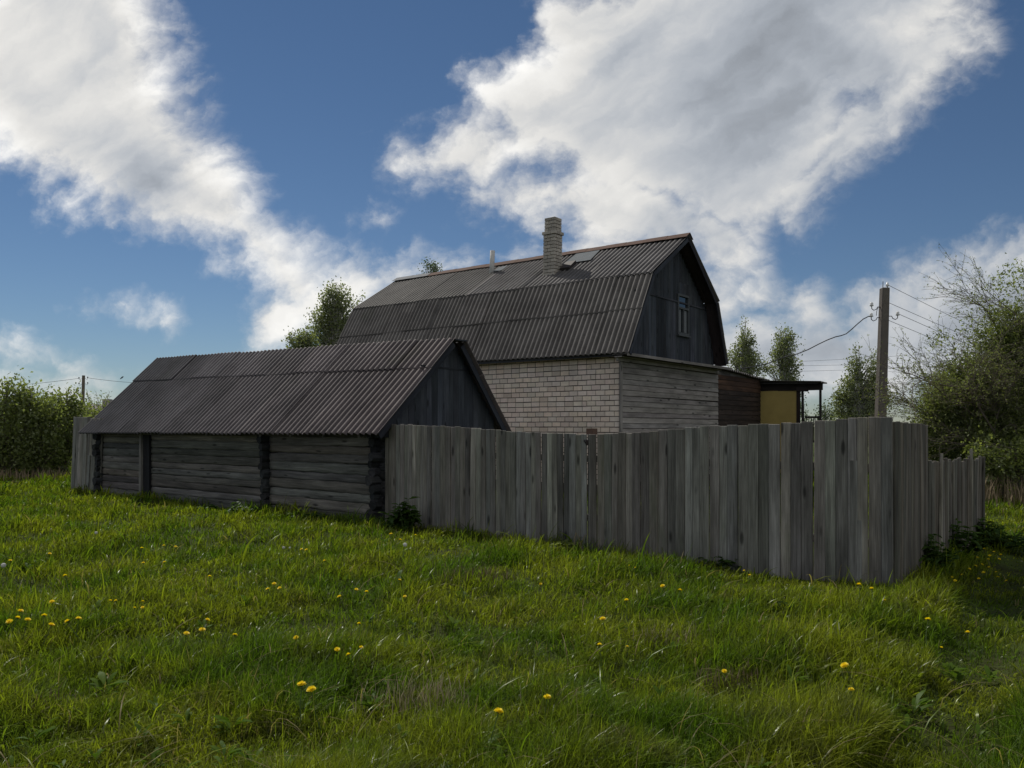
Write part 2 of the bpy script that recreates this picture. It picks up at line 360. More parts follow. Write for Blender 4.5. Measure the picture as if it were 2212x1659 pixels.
# ------------------------------------------------------------------ ground sheet
def axis_coords(lo, hi, fine, far):
    c = list(np.arange(lo, hi + 1e-6, fine)); s = fine
    a, b = lo, hi
    while b < far: s *= 1.35; b += s; c.append(b)
    s = fine
    while a > -far: s *= 1.35; a -= s; c.insert(0, a)
    return np.array(c)
gx = axis_coords(-16, 14, .2, 1500); gy = axis_coords(-3, 28, .2, 1500)
XX, YY = np.meshgrid(gx, gy); ZZ = gz(XX, YY)
mb = MB(); nx = len(gx); ny = len(gy)
mb.add(np.stack([XX, YY, ZZ], -1).reshape(-1, 3), [(j * nx + i, j * nx + i + 1, (j + 1) * nx + i + 1, (j + 1) * nx + i) for j in range(ny - 1) for i in range(nx - 1)])
tag(mb.build('ground', M['soil'], smooth=True), kind='structure')

# ------------------------------------------------------------------ corrugated sheets
def corr_roof(mb, P00, P10, P01, P11, rows, sheet=1.02, pitch=.15, amp=.026, tintf=None, lift=.014):
    """P(s,t): s along the eave (0..1), t up the slope; rows = list of t breaks"""
    P00, P10, P01, P11 = [np.array(q, float) for q in (P00, P10, P01, P11)]
    L = np.linalg.norm(P10 - P00); S = np.linalg.norm(P01 - P00)
    N = nrm(np.cross(P10 - P00, P01 - P00)); N = N if N[2] > 0 else -N
    ns = max(1, round(L / sheet))
    for r in range(len(rows) - 1):
        for i in range(ns):
            x0 = i * L / ns; x1 = (i + 1) * L / ns + (.06 if i < ns - 1 else 0)
            t0 = rows[r] - random.uniform(0, .012) - (.05 / S if r else 0); t1 = rows[r + 1]
            k = max(2, int((x1 - x0) / pitch * 8)); xs = np.linspace(x0, x1, k + 1); e_ = .02 / S; ts = np.array([t0, t0 + e_, t0 * .67 + t1 * .33, t0 * .33 + t1 * .67, t1 - e_, t1])
            A = r * lift + (i % 2) * .006 + random.uniform(0, .006)
            tilt = random.uniform(-.004, .004)
            X, Tt = np.meshgrid(xs, ts); s_ = X / L
            Q = (P00 * ((1 - s_) * (1 - Tt))[..., None] + P10 * (s_ * (1 - Tt))[..., None] + P01 * ((1 - s_) * Tt)[..., None] + P11 * (s_ * Tt)[..., None])
            wob = (vn(X, Tt * S, .5, r + i) - .5) * .02
            Q = Q + N * (amp * np.cos(2 * math.pi * X / pitch) + A + tilt * (X - x0) + wob)[..., None]
            g = np.stack([X, Tt * S, X * 0 + r * 3 + i * 7.7], -1).reshape(-1, 3)
            m_ = len(xs)
            mb.add(Q.reshape(-1, 3), [(b * m_ + a, b * m_ + a + 1, (b + 1) * m_ + a + 1, (b + 1) * m_ + a) for b in range(len(ts) - 1) for a in range(m_ - 1)],
                   tintf(r, i, ns) if tintf else tj(.14, .03), g)

# ------------------------------------------------------------------ log shed
OS = np.array([-2.19, 13.0, 0])
def SH(s, w, z): return OS + AX * s + NX * w + UP * z
shed = thing('log_shed', SH(5.5, 2, 0), 'long low log shed with a dark corrugated roof in front of the brick house', 'shed')
def shed_tint(r, i, ns):
    k = random.uniform(.8, 1.12) if random.random() < .85 else 1.32; f = i / ns
    return (k * (1.16 - .22 * f), k * (1.0), k * (1.0 + .10 * f))
mb = MB()
corr_roof(mb, SH(0, 0, 1.56), SH(10.95, 0, 1.53), SH(0, 1.9, 3.30), SH(10.7, 1.9, 3.50), [0, .69, 1.0], tintf=shed_tint)
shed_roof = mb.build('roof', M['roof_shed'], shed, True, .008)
mb = MB()
corr_roof(mb, SH(0, 3.52, 1.58), SH(10.95, 3.52, 1.58), SH(0, 2.16, 3.27), SH(10.7, 2.1, 3.46), [0, .65, 1.0], tintf=shed_tint)
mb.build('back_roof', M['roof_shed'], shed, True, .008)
mb = MB()                                              # boards under the sheets at the ridge and rakes
beam(mb, SH(-.02, 2.03, 3.29), SH(10.7, 2.0, 3.49), NX * .15, UP * .012, tj())
mb.build('ridge_board', M['darkboard'], shed)
mb = MB()
for (w0, z0, w1, z1) in ((.06, 1.53, 1.9, 3.22), (2.14, 3.20, 3.46, 1.55)):
    dd = nrm(NX * (w1 - w0) + UP * (z1 - z0)); pp = np.cross(dd, AX)
    beam(mb, SH(.07, w0, z0), SH(.07, w1, z1), AX * .013, pp * .06, (.7, .7, .75))
mb.build('rake_board', M['darkboard'], shed)
mb = MB()                                              # gable boarding
wq = .32
while wq < 3.16:
    bw = random.uniform(.11, .16); wc = wq + bw / 2
    top = 1.50 + (3.22 - 1.56) * min(1, wc / 1.9) if wc < 1.95 else 1.60 + (3.25 - 1.58) * (3.52 - wc) / 1.36 - .08
    top = min(top, 3.18)
    beam(mb, SH(.24 + random.uniform(-.006, .006), wc, 1.63), SH(.24, wc, max(top, 1.66)), NX * (bw / 2 - .002), AX * .011, tj(.25))
    wq += bw
beam(mb, SH(.222, 1.2, 2.78), SH(.222, 2.6, 2.76), UP * .015, AX * .006, (.6, .6, .6))
mb.build('gable_boards', M['darkboard'], shed)
mb = MB(); beam(mb, SH(.21, .15, 1.56), SH(.21, 3.35, 1.54), UP * .055, AX * .07, (.5, .5, .5)); mb.build('tie_beam', M['darkboard'], shed)
# log walls: front in three panels, plus the end walls
WALLW = .35
def logwall(name, f, s0, s1, fd=NX):
    mb = MB(); z = -.05; k = 0
    while z < 1.55:
        r = random.uniform(.070, .102) if z > .05 else .11
        zc = z + r; m = 22; pts = []; rd = []
        dr = random.uniform(-.012, .012)
        for i in range(m):
            t = i / (m - 1); s = s0 + (s1 - s0) * t
            pts.append(f(s, random.uniform(-.006, .006), zc + random.uniform(-.005, .005) + dr * (t - .5) * 2)); rd.append(r * random.uniform(.92, 1.06))
        tube(mb, pts, rd, 16, tj(.40, .08), jit=.03)
        V_ = mb.v[-1]; c_ = (V_ - np.array(pts[0])) @ fd; V_ -= np.outer(np.sign(c_) * np.maximum(np.abs(c_) - .045, 0) * .8, fd)   # hewn flat
        z += 2 * r * .93; k += 1
    return mb.build(name, M['log'], shed, True)
fr = lambda s, o, z: SH(s, WALLW + .02 + o, z)
CORN = [.42, 3.58, 8.22, 10.55]
for a_, b_ in zip(CORN[:-1], CORN[1:]): logwall('log_wall', fr, a_ + .1, b_ - .1)
logwall('end_wall', lambda s, o, z: SH(.42 + o, s, z), .55, 3.1, AX)
logwall('end_wall', lambda s, o, z: SH(10.35 + o, s, z), .55, 3.1, AX)
for ci, c in enumerate(CORN):                          # stacks of crossing log ends
    if ci == 2: continue
    mb = MB(); z = -.06
    while z < 1.52:
        r = random.uniform(.075, .11); ln = random.uniform(.11, .20); sh = random.uniform(-.04, .04)
        pts = [SH(c + sh, WALLW + .3, z + r), SH(c + sh + random.uniform(-.01, .01), WALLW - ln * .5, z + r), SH(c + sh + random.uniform(-.02, .02), WALLW - ln, z + r)]
        tube(mb, pts, [r, r * 1.0, r * random.uniform(.78, .95)], 13, tj(.5, .06), jit=.16)
        if ci in (0, 3) or random.random() < .5:
            sg = -1 if ci == 0 else 1; l2 = random.uniform(.12, .2)
            tube(mb, [SH(c - sg * -.05, WALLW + .06, z + r * 1.9), SH(c + sg * l2, WALLW + .06, z + r * 1.9)], [r * .95, r * .8], 12, tj(.5, .06), jit=.14)
        z += 2 * r * .78
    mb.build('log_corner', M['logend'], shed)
mb = MB(); beam(mb, SH(.6, WALLW + .12, .75), SH(10.2, WALLW + .12, .75), NX * .02, UP * .8); mb.build('dark_backing', M['logend'], shed)  # dark slab added behind the logs to stop light through the gaps
mb = MB(); c = CORN[2]
beam(mb, SH(c + .16, WALLW - .09, -.1), SH(c + .16, WALLW - .08, 1.53), AX * .045, NX * .04, (1.5, 1.5, 1.5), seg=3)
mb.build('support_post', M['log'], shed)
mb = MB(); z = -.05
beam(mb, SH(c - .04, WALLW - .03, -.1), SH(c - .04, WALLW - .03, 1.5), AX * .14, NX * .05, (.5, .5, .55), seg=2)  # dark slab standing in for the shaded recess beside the post
mb.build('log_corner', M['logend'], shed)
mb = MB(); beam(mb, SH(.35, WALLW - .05, 1.545), SH(10.6, WALLW - .05, 1.52), NX * .07, UP * .035, (.6, .6, .6), seg=6)
for s in np.arange(.6, 10.6, .95): beam(mb, SH(s, .08, 1.535), SH(s, .5, 1.9), AX * .03, UP * .04, (.9, .9, .9))
mb.build('eave_beam', M['log'], shed)

# ------------------------------------------------------------------ brick house
OH = np.array([2.76, 18.42, 0])
def HO(s, w, z): return OH + AX * s + NX * w + UP * z
house = thing('brick_house', HO(5.5, 2.9, 0), 'pale brick house with a tall corrugated mansard roof and a brick chimney', 'house')
LEN = 11.1
PROF = [(0, 3.43), (1.2, 5.50), (3.2, 6.77), (5.1, 5.22), (5.8, 3.52)]
mb = MB()
ht = lambda lo, hi: (lambda r, i, ns: (lambda k: (k * 1.02, k, k * .985))(random.uniform(lo, hi)))
def up_tint(r, i, ns):
    k = random.uniform(.68, .82) if i > ns * .5 else random.uniform(.80, .96); return (k, k, k * (.96 if i > ns * .5 else 1.03))
corr_roof(mb, HO(0, 0, 3.43), HO(LEN, 0, 3.47), HO(0, 1.2, 5.49), HO(LEN, 1.2, 5.57), [0, .55, 1.0], tintf=ht(.85, 1.15), amp=.028)
corr_roof(mb, HO(0, 1.15, 5.47), HO(LEN, 1.15, 5.55), HO(0, 3.2, 6.77), HO(LEN, 3.2, 6.84), [0, 1.0], tintf=up_tint, amp=.024, lift=.02)
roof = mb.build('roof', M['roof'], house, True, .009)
mb = MB()
corr_roof(mb, HO(0, 5.8, 3.52), HO(LEN, 5.8, 3.52), HO(0, 5.1, 5.22), HO(LEN, 5.1, 5.28), [0, .5, 1.0], amp=.024)
corr_roof(mb, HO(0, 5.16, 5.26), HO(LEN, 5.16, 5.3), HO(0, 3.2, 6.77), HO(LEN, 3.2, 6.84), [0, 1.0], amp=.024)
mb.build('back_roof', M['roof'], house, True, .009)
def ridge_cap(name, s0, s1, mtl, dz):
    mb = MB(); n = max(2, int((s1 - s0) / .6)); dn = nrm(NX * -2.0 - UP * 1.27); db = nrm(NX * 1.9 - UP * 1.5)
    for i in range(n):
        a = s0 + (s1 - s0) * i / n; b = s0 + (s1 - s0) * (i + 1) / n + .03; e = .006 * (i % 2) + random.uniform(0, .004)
        za = 6.81 + .07 * a / LEN + dz + e; zb = 6.81 + .07 * b / LEN + dz + e
        A = HO(a, 3.2, za); B = HO(b, 3.2, zb)
        wd = .27 + random.uniform(-.01, .01)
        mb.add([A + dn * wd, B + dn * wd, B, A, A + db * .25, B + db * .25], [(0, 1, 2, 3), (3, 2, 5, 4)], tj(.12, .04))
    o = mb.build(name, mtl, roof, False, .003); return o
ridge_cap('ridge_cap', -.02, 9.55, M['rust'], .03)
o = ridge_cap('ridge_cap', 9.45, 11.12, M['zinc'], .04); o['label'] = 'pale grey ridge flashing at the far end'
# boards along the rake of the gable and its overhang
mb = MB()
for (w0, z0), (w1, z1) in zip(PROF[:-1], PROF[1:]):
    dd = nrm(NX * (w1 - w0) + UP * (z1 - z0)); pp = np.cross(dd, AX); pp = pp if pp[2] > 0 else -pp
    a = HO(.03, w0, z0) - pp * .075; b = HO(.03, w1, z1) - pp * .075
    beam(mb, a, b, AX * .014, pp * .05, (1.0, 1.0, 1.05) if w0 < 3 else (.6, .5, .5))
    beam(mb, HO(.22, w0, z0) - pp * .05 - dd * .03, HO(.22, w1, z1) - pp * .05 + dd * .05, AX * .17, pp * .009, (.9, .6, .5))
mb.build('rake_board', M['darkboard'], house)
# brick front wall with real courses
BR = MB(); MO = MB()
def prof_z(w):
    for (w0, z0), (w1, z1) in zip(PROF[:-1], PROF[1:]):
        if w0 <= w <= w1: return z0 + (z1 - z0) * (w - w0) / (w1 - w0)
    return 3.4
row_h, bl = .130, .26
z = .25; r = 0
while z < 3.43:
    h = min(row_h - .019, 3.44 - z); s = .5 + (0 if r % 2 else -.0); first = .12 if r % 2 else .25
    while s < 10.55:
        ln = first if first else (.12 if random.random() < .04 else .245); first = None
        e = min(s + ln, 10.6); k = random.uniform(.86, 1.08)
        if random.random() < .06: k *= .85
        tn = (k * random.uniform(.97, 1.04), k, k * random.uniform(.95, 1.04)); dz = random.uniform(-.003, .003)
        o = random.uniform(-.003, .003)
        beam(BR, HO(s, .40, z + h / 2 + dz), HO(e, .40, z + h / 2 + dz + random.uniform(-.002, .002)), NX * (.05 + o), UP * (h / 2 + random.uniform(-.002, .001)), tn)
        s = e + .018
    z += row_h; r += 1
BR.build('brick_wall', M['brick'], house)
beam(MO, HO(.52, .5, .2), HO(10.58, .5, .2), NX * .13, UP * .2); MO = MB()
beam(MO, HO(.51, .47, 1.72), HO(10.59, .47, 1.72), NX * .107, UP * 1.72)
MO.build('mortar_bed', M['mortar'], house)
mb = MB(); beam(mb, HO(10.55, .45, 1.7), HO(10.55, 5.4, 1.7), AX * .1, UP * 1.7); beam(mb, HO(.65, 5.35, 1.7), HO(10.5, 5.35, 1.7), NX * .1, UP * 1.7)
mb.build('back_wall', M['brick'], house)
mb = MB(); beam(mb, HO(.3, .22, 3.40), HO(11.0, .22, 3.44), NX * .13, UP * .012, (1, 1, 1)); beam(mb, HO(.25, .07, 3.39), HO(11.0, .07, 3.43), NX * .012, UP * .035, (1.2, 1.1, 1))
beam(mb, HO(.3, 1.28, 5.40), HO(11.0, 1.28, 5.47), NX * .05, UP * .07, (1, 1, 1))
mb.build('eave_board', M['darkboard'], house)
# upper gable: dark boards, vertical strips
mb = MB(); w = .38
gz0 = 3.42
while w < 5.6:
    bw = random.uniform(.12, .16); wc = w + bw / 2; zt = prof_z(wc) - .16
    split = 5.05 + random.uniform(-.01, .01)
    tn = tj(.18, .05)
    if 1.55 < wc < 2.05 or 2.75 < wc < 3.15 or 4.15 < wc < 4.5: tn = tuple(x * 1.45 for x in tn)
    if 2.1 < wc < 2.6 or 3.95 < wc < 4.1: tn = tuple(x * .6 for x in tn)
    hole = 3.24 < wc < 3.93
    if hole:
        segs = [(gz0, 4.19), (5.26, min(zt, 5.6)), (5.6, zt)]
    else: segs = [(gz0, min(split, zt)), (split, zt)]
    for a, b in segs:
        if b - a > .03: beam(mb, HO(.40 + random.uniform(-.005, .005), wc, a), HO(.40, wc, b - .002), NX * (bw / 2 - .0015), AX * .012, tn)
        tn = tj(.2, .05)
    w += bw
beam(mb, HO(.372, .9, 5.05), HO(.372, 5.1, 5.05), UP * .02, AX * .008, (1.3, 1.2, 1.2))
gable = mb.build('gable_boards', M['darkboard'], house)
gb = MB(); ring = [(.36, 3.40)] + [(w_, z_ - .14) for w_, z_ in ((.42, 3.6), (1.27, 5.46), (3.2, 6.7), (5.0, 5.22), (5.52, 3.6))] + [(5.55, 3.40)]
gb.add([HO(.425, *q) for q in ring] + [HO(.55, *q) for q in ring], [tuple(range(7)), tuple(range(13, 6, -1))] + [(i, (i + 1) % 7, 7 + (i + 1) % 7, 7 + i) for i in range(7)])
gb.build('gable_back', M['tarboard'], house)
# attic window
win = MB(); zb, zt, wl, wr = 4.20, 5.25, 3.27, 3.90
for (w0, z0, w1, z1, hw) in ((wl, zb, wl, zt, .03), (wr, zb, wr, zt, .03), ((wl + wr) / 2, zb, (wl + wr) / 2, zb + .68, .018)):
    beam(win, HO(.375, w0, z0 - .02), HO(.375, w1, z1 + .02), NX * hw, AX * .03, tj(.1))
for zq, hw in ((zb, .035), (zt, .03), (zb + .70, .025)): beam(win, HO(.372, wl + .03, zq), HO(.372, wr - .03, zq), UP * hw, AX * .028, tj(.1))
window = win.build('window', M['frame'], house)
g = MB(); beam(g, HO(.40, wl + .03, (zb + zt) / 2), HO(.40, wr - .03, (zb + zt) / 2), UP * (zt - zb - .04) * .5, AX * .004); g.build('pane', M['pane'], window)
g = MB()
for (w0, w1) in ((wl + .05, wl + .2), (wr - .24, wr - .08)):
    for k in range(5): beam(g, HO(.385 - .004 * (k % 2), w0 + (w1 - w0) * (k + .5) / 5, zb + .05), HO(.385, w0 + (w1 - w0) * (k + .5) / 5, zb + .66), NX * (w1 - w0) / 10, AX * .002)
g.build('curtain', M['curtain'], window)
g = MB(); beam(g, HO(.36, wl - .05, zb - .05), HO(.36, wr + .05, zb - .05), UP * .018, AX * .05, (.8, .8, .8)); g.build('sill', M['frame'], window)
# lower gable end: grey lap boards and the ledge over them
mb = MB(); z = .3
while z < 3.3:
    bh = random.uniform(.125, .145); dzr = random.uniform(-.025, .01)
    tn = tj(.16, .03)
    a = HO(.455, .34, z + bh / 2); b = HO(.455, 6.1, z + bh / 2 + dzr)
    lean = nrm(UP + AX * .13)
    beam(mb, a, b, lean * (bh / 2 - .004), AX * .014, tn, seg=4)
    z += bh
beam(mb, HO(.43, .33, .3), HO(.43, .33, 3.3), NX * .045, AX * .02, (.95, .95, .95))
mb.build('board_wall', M['siding'], house)
mb = MB(); beam(mb, HO(.56, .6, 1.7), HO(.56, 6.08, 1.7), AX * .07, UP * 1.62); mb.build('dark_backing', M['tarboard'], house)  # dark slab added behind the boards so lap gaps read as shadow lines
mb = MB()
beam(mb, HO(.26, .0, 3.40), HO(.26, 5.95, 3.40), AX * .22, UP * .012, (.55, .55, .55)); beam(mb, HO(.05, -.02, 3.385), HO(.05, 6.16, 3.385), AX * .012, UP * .035, (.8, .8, .8))
beam(mb, HO(.40, .1, 3.30), HO(.40, 6.0, 3.30), AX * .025, UP * .05, (1, 1, 1)); beam(mb, HO(.33, .02, 3.345), HO(.33, 5.9, 3.345), AX * .1, UP * .012, (.9, .9, .9))
mb.build('ledge', M['siding'], house)
# chimney
def hw_up(w): return 5.47 + (w - 1.15) * (6.77 - 5.47) / 2.05 + .02
CS, CW = 3.4, 1.79
ch = MB(); chm = MB(); z = 5.75; r = 0; rh = .097; LEAN = AX * -.018
lx, ly = .40, .38
while z < 7.50:
    cap = z > 7.20; ex = -.02 if cap else (.03 if 7.10 < z <= 7.20 else 0)
    def course(p, q, along, alen, r_, nrm_):
        cuts = [0, .62, 1.0] if r_ % 2 else [0, .36, 1.0]
        for a, b in zip(cuts[:-1], cuts[1:]):
            k = random.uniform(.75, 1.15)
            beam(ch, p + (q - p) * a + along * .005, p + (q - p) * b - along * .005, UP * (rh / 2 - .007), nrm_ * .05, (k, k * .99, k * .96))
    o = LEAN * (z - 5.75)
    c0 = HO(CS - ex, CW - ex, z) + o; c1 = HO(CS + lx + ex, CW - ex, z) + o; c2 = HO(CS + lx + ex, CW + ly + ex, z) + o; c3 = HO(CS - ex, CW + ly + ex, z) + o
    course(c0 + NX * .05, c1 + NX * .05, AX, lx, r, NX); course(c2 - NX * .05, c3 - NX * .05, -AX, lx, r, NX)
    course(c0 + NX * .10 + AX * .05, c3 - NX * .10 + AX * .05, NX, ly, r + 1, AX); course(c1 + NX * .10 - AX * .05, c2 - NX * .10 - AX * .05, NX, ly, r + 1, AX)
    z += rh; r += 1
chim = ch.build('chimney', M['brick_ch'], house, bevel=.004)
beam(chm, HO(CS + lx / 2, CW + ly / 2, 5.7), HO(CS + lx / 2, CW + ly / 2, 7.45) + LEAN * 1.7, AX * (lx / 2 - .045), NX * (ly / 2 - .045)); chm.build('mortar_bed', M['mortar'], chim)
mb = MB()                                              # flashing uphill of and beside the chimney
sl_u = nrm(NX * 2.08 + UP * 1.27); sl_n = np.cross(AX, sl_u); sl_n = sl_n if sl_n[2] > 0 else -sl_n
q0 = HO(2.55, 2.35, hw_up(2.35)) + sl_n * .06
mb.add([q0, q0 + AX * .9, q0 + AX * .9 + sl_u * .85, q0 + AX * .1 + sl_u * .85], [(0, 1, 2, 3)])
mb.build('flashing', M['tin'], roof, False, .004)
mb = MB(); beam(mb, HO(3.15, 1.95, hw_up(1.95) + .05), HO(3.15, 2.28, hw_up(2.28) + .08), AX * .16, sl_n * .06, (.6, .7, .8)); mb.build('flashing_box', M['iron'], roof)
mb = MB(); pb = HO(6.33, 2.61, 6.2); tube(mb, [pb, pb + UP * .5 - AX * .02, pb + UP * .92 - AX * .04], .075, 16)
mb.build('flue_pipe', M['pipe'], house, True)
mb = MB(); q0 = HO(5.9, 2.62, hw_up(2.62)) + sl_n * .055
mb.add([q0, q0 + AX * .35, q0 + AX * .35 + sl_u * .35, q0 + AX * .02 + sl_u * .35], [(0, 1, 2, 3)]); mb.build('flashing', M['tin'], roof, False, .004)

# ------------------------------------------------------------------ wooden annex behind the house with its porch
OA = np.array([2.58, 19.0, 0])
def AN(t, w, z): return OA - AX * t + NX * w + UP * z
annex = thing('wooden_annex', AN(-1.5, 8, 0), 'dark boarded annex behind the grey board wall with an open porch and yellow panel', 'annex')
mb = MB(); z = .2
while z < 3.2:
    bh = random.uniform(.14, .17); red = 1.7 if z > 2.72 and z < 3.1 else 1
    k = random.uniform(.7, 1.2)
    beam(mb, AN(0, 5.80, z + bh / 2), AN(0, 9.46, z + bh / 2), (UP + AX * .10) * (bh / 2 - .003), AX * .012, (k * red * 1.1, k * (1 + (red - 1) * .45), k))
    z += bh
beam(mb, AN(-.12, 5.85, 1.6), AN(-.12, 9.4, 1.6), AX * .05, UP * 1.55, (.5, .5, .5))
mb.build('board_wall', M['tarboard'], annex)
mb = MB(); beam(mb, AN(-.02, 5.9, 3.30), AN(-.02, 9.5, 3.14), UP * .10, AX * .014, (.9, .9, .95)); mb.build('fascia', M['log'], annex)
mb = MB()
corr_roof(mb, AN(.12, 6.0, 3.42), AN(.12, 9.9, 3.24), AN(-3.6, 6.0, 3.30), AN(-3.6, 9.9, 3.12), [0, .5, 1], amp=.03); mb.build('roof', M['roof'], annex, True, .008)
mb = MB()
beam(mb, AN(-.06, 9.36, 1.5), AN(1.22, 9.42, 1.5), UP * 1.36, NX * .02, (1, 1, 1))
mb.build('yellow_panel', M['yellow'], annex)
mb = MB(); beam(mb, AN(1.24, 9.42, 0), AN(1.24, 9.42, 2.95), AX * .05, NX * .05, (.8, .7, .7)); mb.build('porch_post', M['tarboard'], annex)
for tq, lean in ((1.42, -.06), (1.93, 0)):
    mb = MB(); beam(mb, AN(tq - lean * 0, 9.44, 0), AN(tq + lean, 9.44, 3.02), AX * .032, NX * .032, (1, 1.15, 1.2), seg=2); mb.build('porch_post', M['tarboard'], annex)
mb = MB(); beam(mb, AN(1.2, 9.40, 2.90), AN(1.55, 9.40, 2.88), UP * .07, NX * .06, (.8, .8, .9)); mb.build('porch_bracket', M['tarboard'], annex)
mb = MB(); beam(mb, AN(-.15, 9.42, 2.98), AN(2.0, 9.42, 2.98), UP * .13, NX * .05, (.6, .6, .6)); beam(mb, AN(-.15, 9.74, 3.0), AN(1.9, 9.74, 3.0), UP * .06, NX * .05, (.6, .6, .6)); mb.build('porch_beam', M['tarboard'], annex)
mb = MB()
corr_roof(mb, AN(2.02, 9.2, 3.10), AN(2.02, 9.86, 3.08), AN(-.3, 9.2, 3.22), AN(-.3, 9.86, 3.2), [0, 1.0], amp=.022); beam(mb, AN(-.2, 9.55, 3.13), AN(1.9, 9.55, 3.07), NX * .28, UP * .02, (.5, .5, .5))
mb.build('porch_roof', M['roof'], annex, False, .008)
mb = MB(); beam(mb, AN(1.45, 9.44, 1.98), AN(1.92, 9.44, 1.98), UP * .035, NX * .03, (.9, 1, 1)); beam(mb, AN(1.45, 9.44, 1.2), AN(1.92, 9.44, 1.2), UP * .035, NX * .03, (.9, 1, 1))
for k in range(6): beam(mb, AN(1.48 + k * .075, 9.44, 1.22), AN(1.48 + k * .075 + random.uniform(-.02, .02), 9.44, 1.96), AX * .012, NX * .01, (.9, 1, 1))
mb.build('railing', M['tarboard'], annex)

# ------------------------------------------------------------------ fences
FC = np.array([3.97, 8.2, 0]); FL = np.array([-2.16, 13.42, 0])
FDIR = nrm(FL - FC); FN = np.array([FDIR[1], -FDIR[0], 0]); FN = FN if FN[1] > 0 else -FN      # FN points behind
FLEN = np.linalg.norm(FL - FC)
def top_front(s):                                     # plank top height along the run from the corner
    return np.interp(s, [0, .25, 1.0, 2.2, 3.0, 4.0, 5.2, 6.4, 7.4, 8.1], [1.785, 1.79, 1.735, 1.69, 1.62, 1.585, 1.62, 1.69, 1.72, 1.73])
def planks(mb, o, dr, nn, s0, s1, topf, w=(.105, .15), skip=(), tint=.31, jag=.008, bot=-.08, leanf=0, onground=True):
    s = s0
    while s < s1:
        bw = random.uniform(*w); bw = min(bw, s1 - s + .01); c = s + bw / 2
        base = o + dr * c; tp = topf(c) + random.uniform(-jag, jag)
        gap = random.uniform(.001, .0026)
        k = random.uniform(1 - tint, 1 + tint * .8)
        if random.random() < .14: k *= 1.4
        if random.random() < .14: k *= .68
        tn = (k * random.uniform(.97, 1.07), k, k * random.uniform(.93, 1.04))
        ln = random.uniform(-.008, .008); off = nn * random.uniform(-.012, .010)
        g0 = float(gz(base[0], base[1])) if onground else 0
        beam(mb, base + off + UP * (g0 + bot + random.uniform(0, .05)), base + off + dr * (ln + leanf) + nn * random.uniform(-.012, .012) + UP * tp, dr * (bw / 2 - gap), nn * .014, tn, seg=4, bow=random.uniform(-.010, .010))
        s += bw
fence = thing('plank_fence', (FC + FL) / 2, 'long weathered grey plank fence running from the log shed to the front corner', 'fence')
SP = 3.86                                             # where the square post stands
mb = MB(); planks(mb, FC, FDIR, FN, -.005, SP - .03, top_front, (.095, .135)); mb.build('plank_panel', M['fence'], fence, bevel=.0045)
mb = MB(); planks(mb, FC, FDIR, FN, SP + .012, FLEN - .02, top_front, (.085, .115), tint=.32); mb.build('plank_panel', M['fence'], fence, bevel=.0045)
for z in (.45, 1.25):
    mb = MB(); beam(mb, FC + FN * .05 + FDIR * .05 + UP * z, FL + FN * .05 + UP * z, UP * .045, FN * .025, (.6, .6, .6), seg=5); mb.build('rail', M['fence'], fence)
for s in (.045, 6.0):
    mb = MB(); beam(mb, FC + FN * .10 + FDIR * s - UP * .2, FC + FN * .10 + FDIR * s + UP * 1.6, FDIR * .05, FN * .05, (.6, .6, .6)); mb.build('post', M['fence'], fence)
mb = MB(); b0 = FC + FDIR * SP + FN * .10; beam(mb, b0 - UP * .2, b0 + UP * 1.64, FDIR * .04, FN * .04); post = mb.build('metal_post', M['iron'], fence)
mb = MB(); beam(mb, b0 - FN * .005 + UP * 1.58, b0 - FN * .005 + UP * 1.665, FDIR * .055, FN * .055, bow=0); mb.build('post_cap', M['rust'], post)
mb = MB(); tube(mb, [b0 - FN * .115 + UP * 1.50 + FDIR * .04, b0 - FN * .13 + UP * 1.49, b0 - FN * .115 + UP * 1.44 - FDIR * .01], [.02, .03, .02], 8); mb.build('hinge', M['iron'], post)
mb = MB(); o1 = FC + FDIR * .36 - FN * .024                 # patch plank nailed over near the corner
beam(mb, o1 + UP * .02, o1 + UP * 1.33, FDIR * .062, FN * .009, (1.25, 1.25, 1.27), seg=2); mb.build('patch_plank', M['fence'], fence)
RD = nrm(np.array([.655, .756, 0])); RN = np.array([-RD[1], RD[0], 0])
ret = thing('plank_fence', FC + RD * .7, 'short tall dark grey fence section turning back from the front corner', 'fence')
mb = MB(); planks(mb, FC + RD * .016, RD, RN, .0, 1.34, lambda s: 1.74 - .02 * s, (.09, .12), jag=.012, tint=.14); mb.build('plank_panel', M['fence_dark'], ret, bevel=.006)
mb = MB(); beam(mb, FC + RD * .1 + RN * .06 + UP * 1.2, FC + RD * 1.4 + RN * .06 + UP * 1.2, UP * .04, RN * .025, (.7, .7, .7)); mb.build('rail', M['fence_dark'], ret)
low = thing('plank_fence', FC + RD * 3.0, 'lower dark ragged plank fence beyond the tall corner section beside the path', 'fence')
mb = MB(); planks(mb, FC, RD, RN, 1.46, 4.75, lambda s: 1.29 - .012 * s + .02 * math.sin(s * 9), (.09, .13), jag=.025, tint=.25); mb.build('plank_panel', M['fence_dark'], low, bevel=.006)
for s, h in ((1.9, 1.36), (3.62, 1.38)): mb = MB(); beam(mb, FC + RD * s - RN * .03 - UP * .1, FC + RD * (s + .04) - RN * .03 + UP * h, RD * .025, RN * .015, (2.3, 2.3, 2.2), seg=2); mb.build('pale_slat', M['fence_dark'], low)
mb = MB(); beam(mb, FC + RD * 1.42 + RN * .09 - UP * .1, FC + RD * 1.42 + RN * .09 + UP * 1.3, RD * .05, RN * .05, (.5, .5, .5)); beam(mb, FC + RD * 1.42 + RN * .06 + UP * 1.1, FC + RD * 4.7 + RN * .06 + UP * 1.1, UP * .04, RN * .025, (.6, .6, .6)); mb.build('rail', M['fence_dark'], low)
LO = SH(10.78, .30, 0)
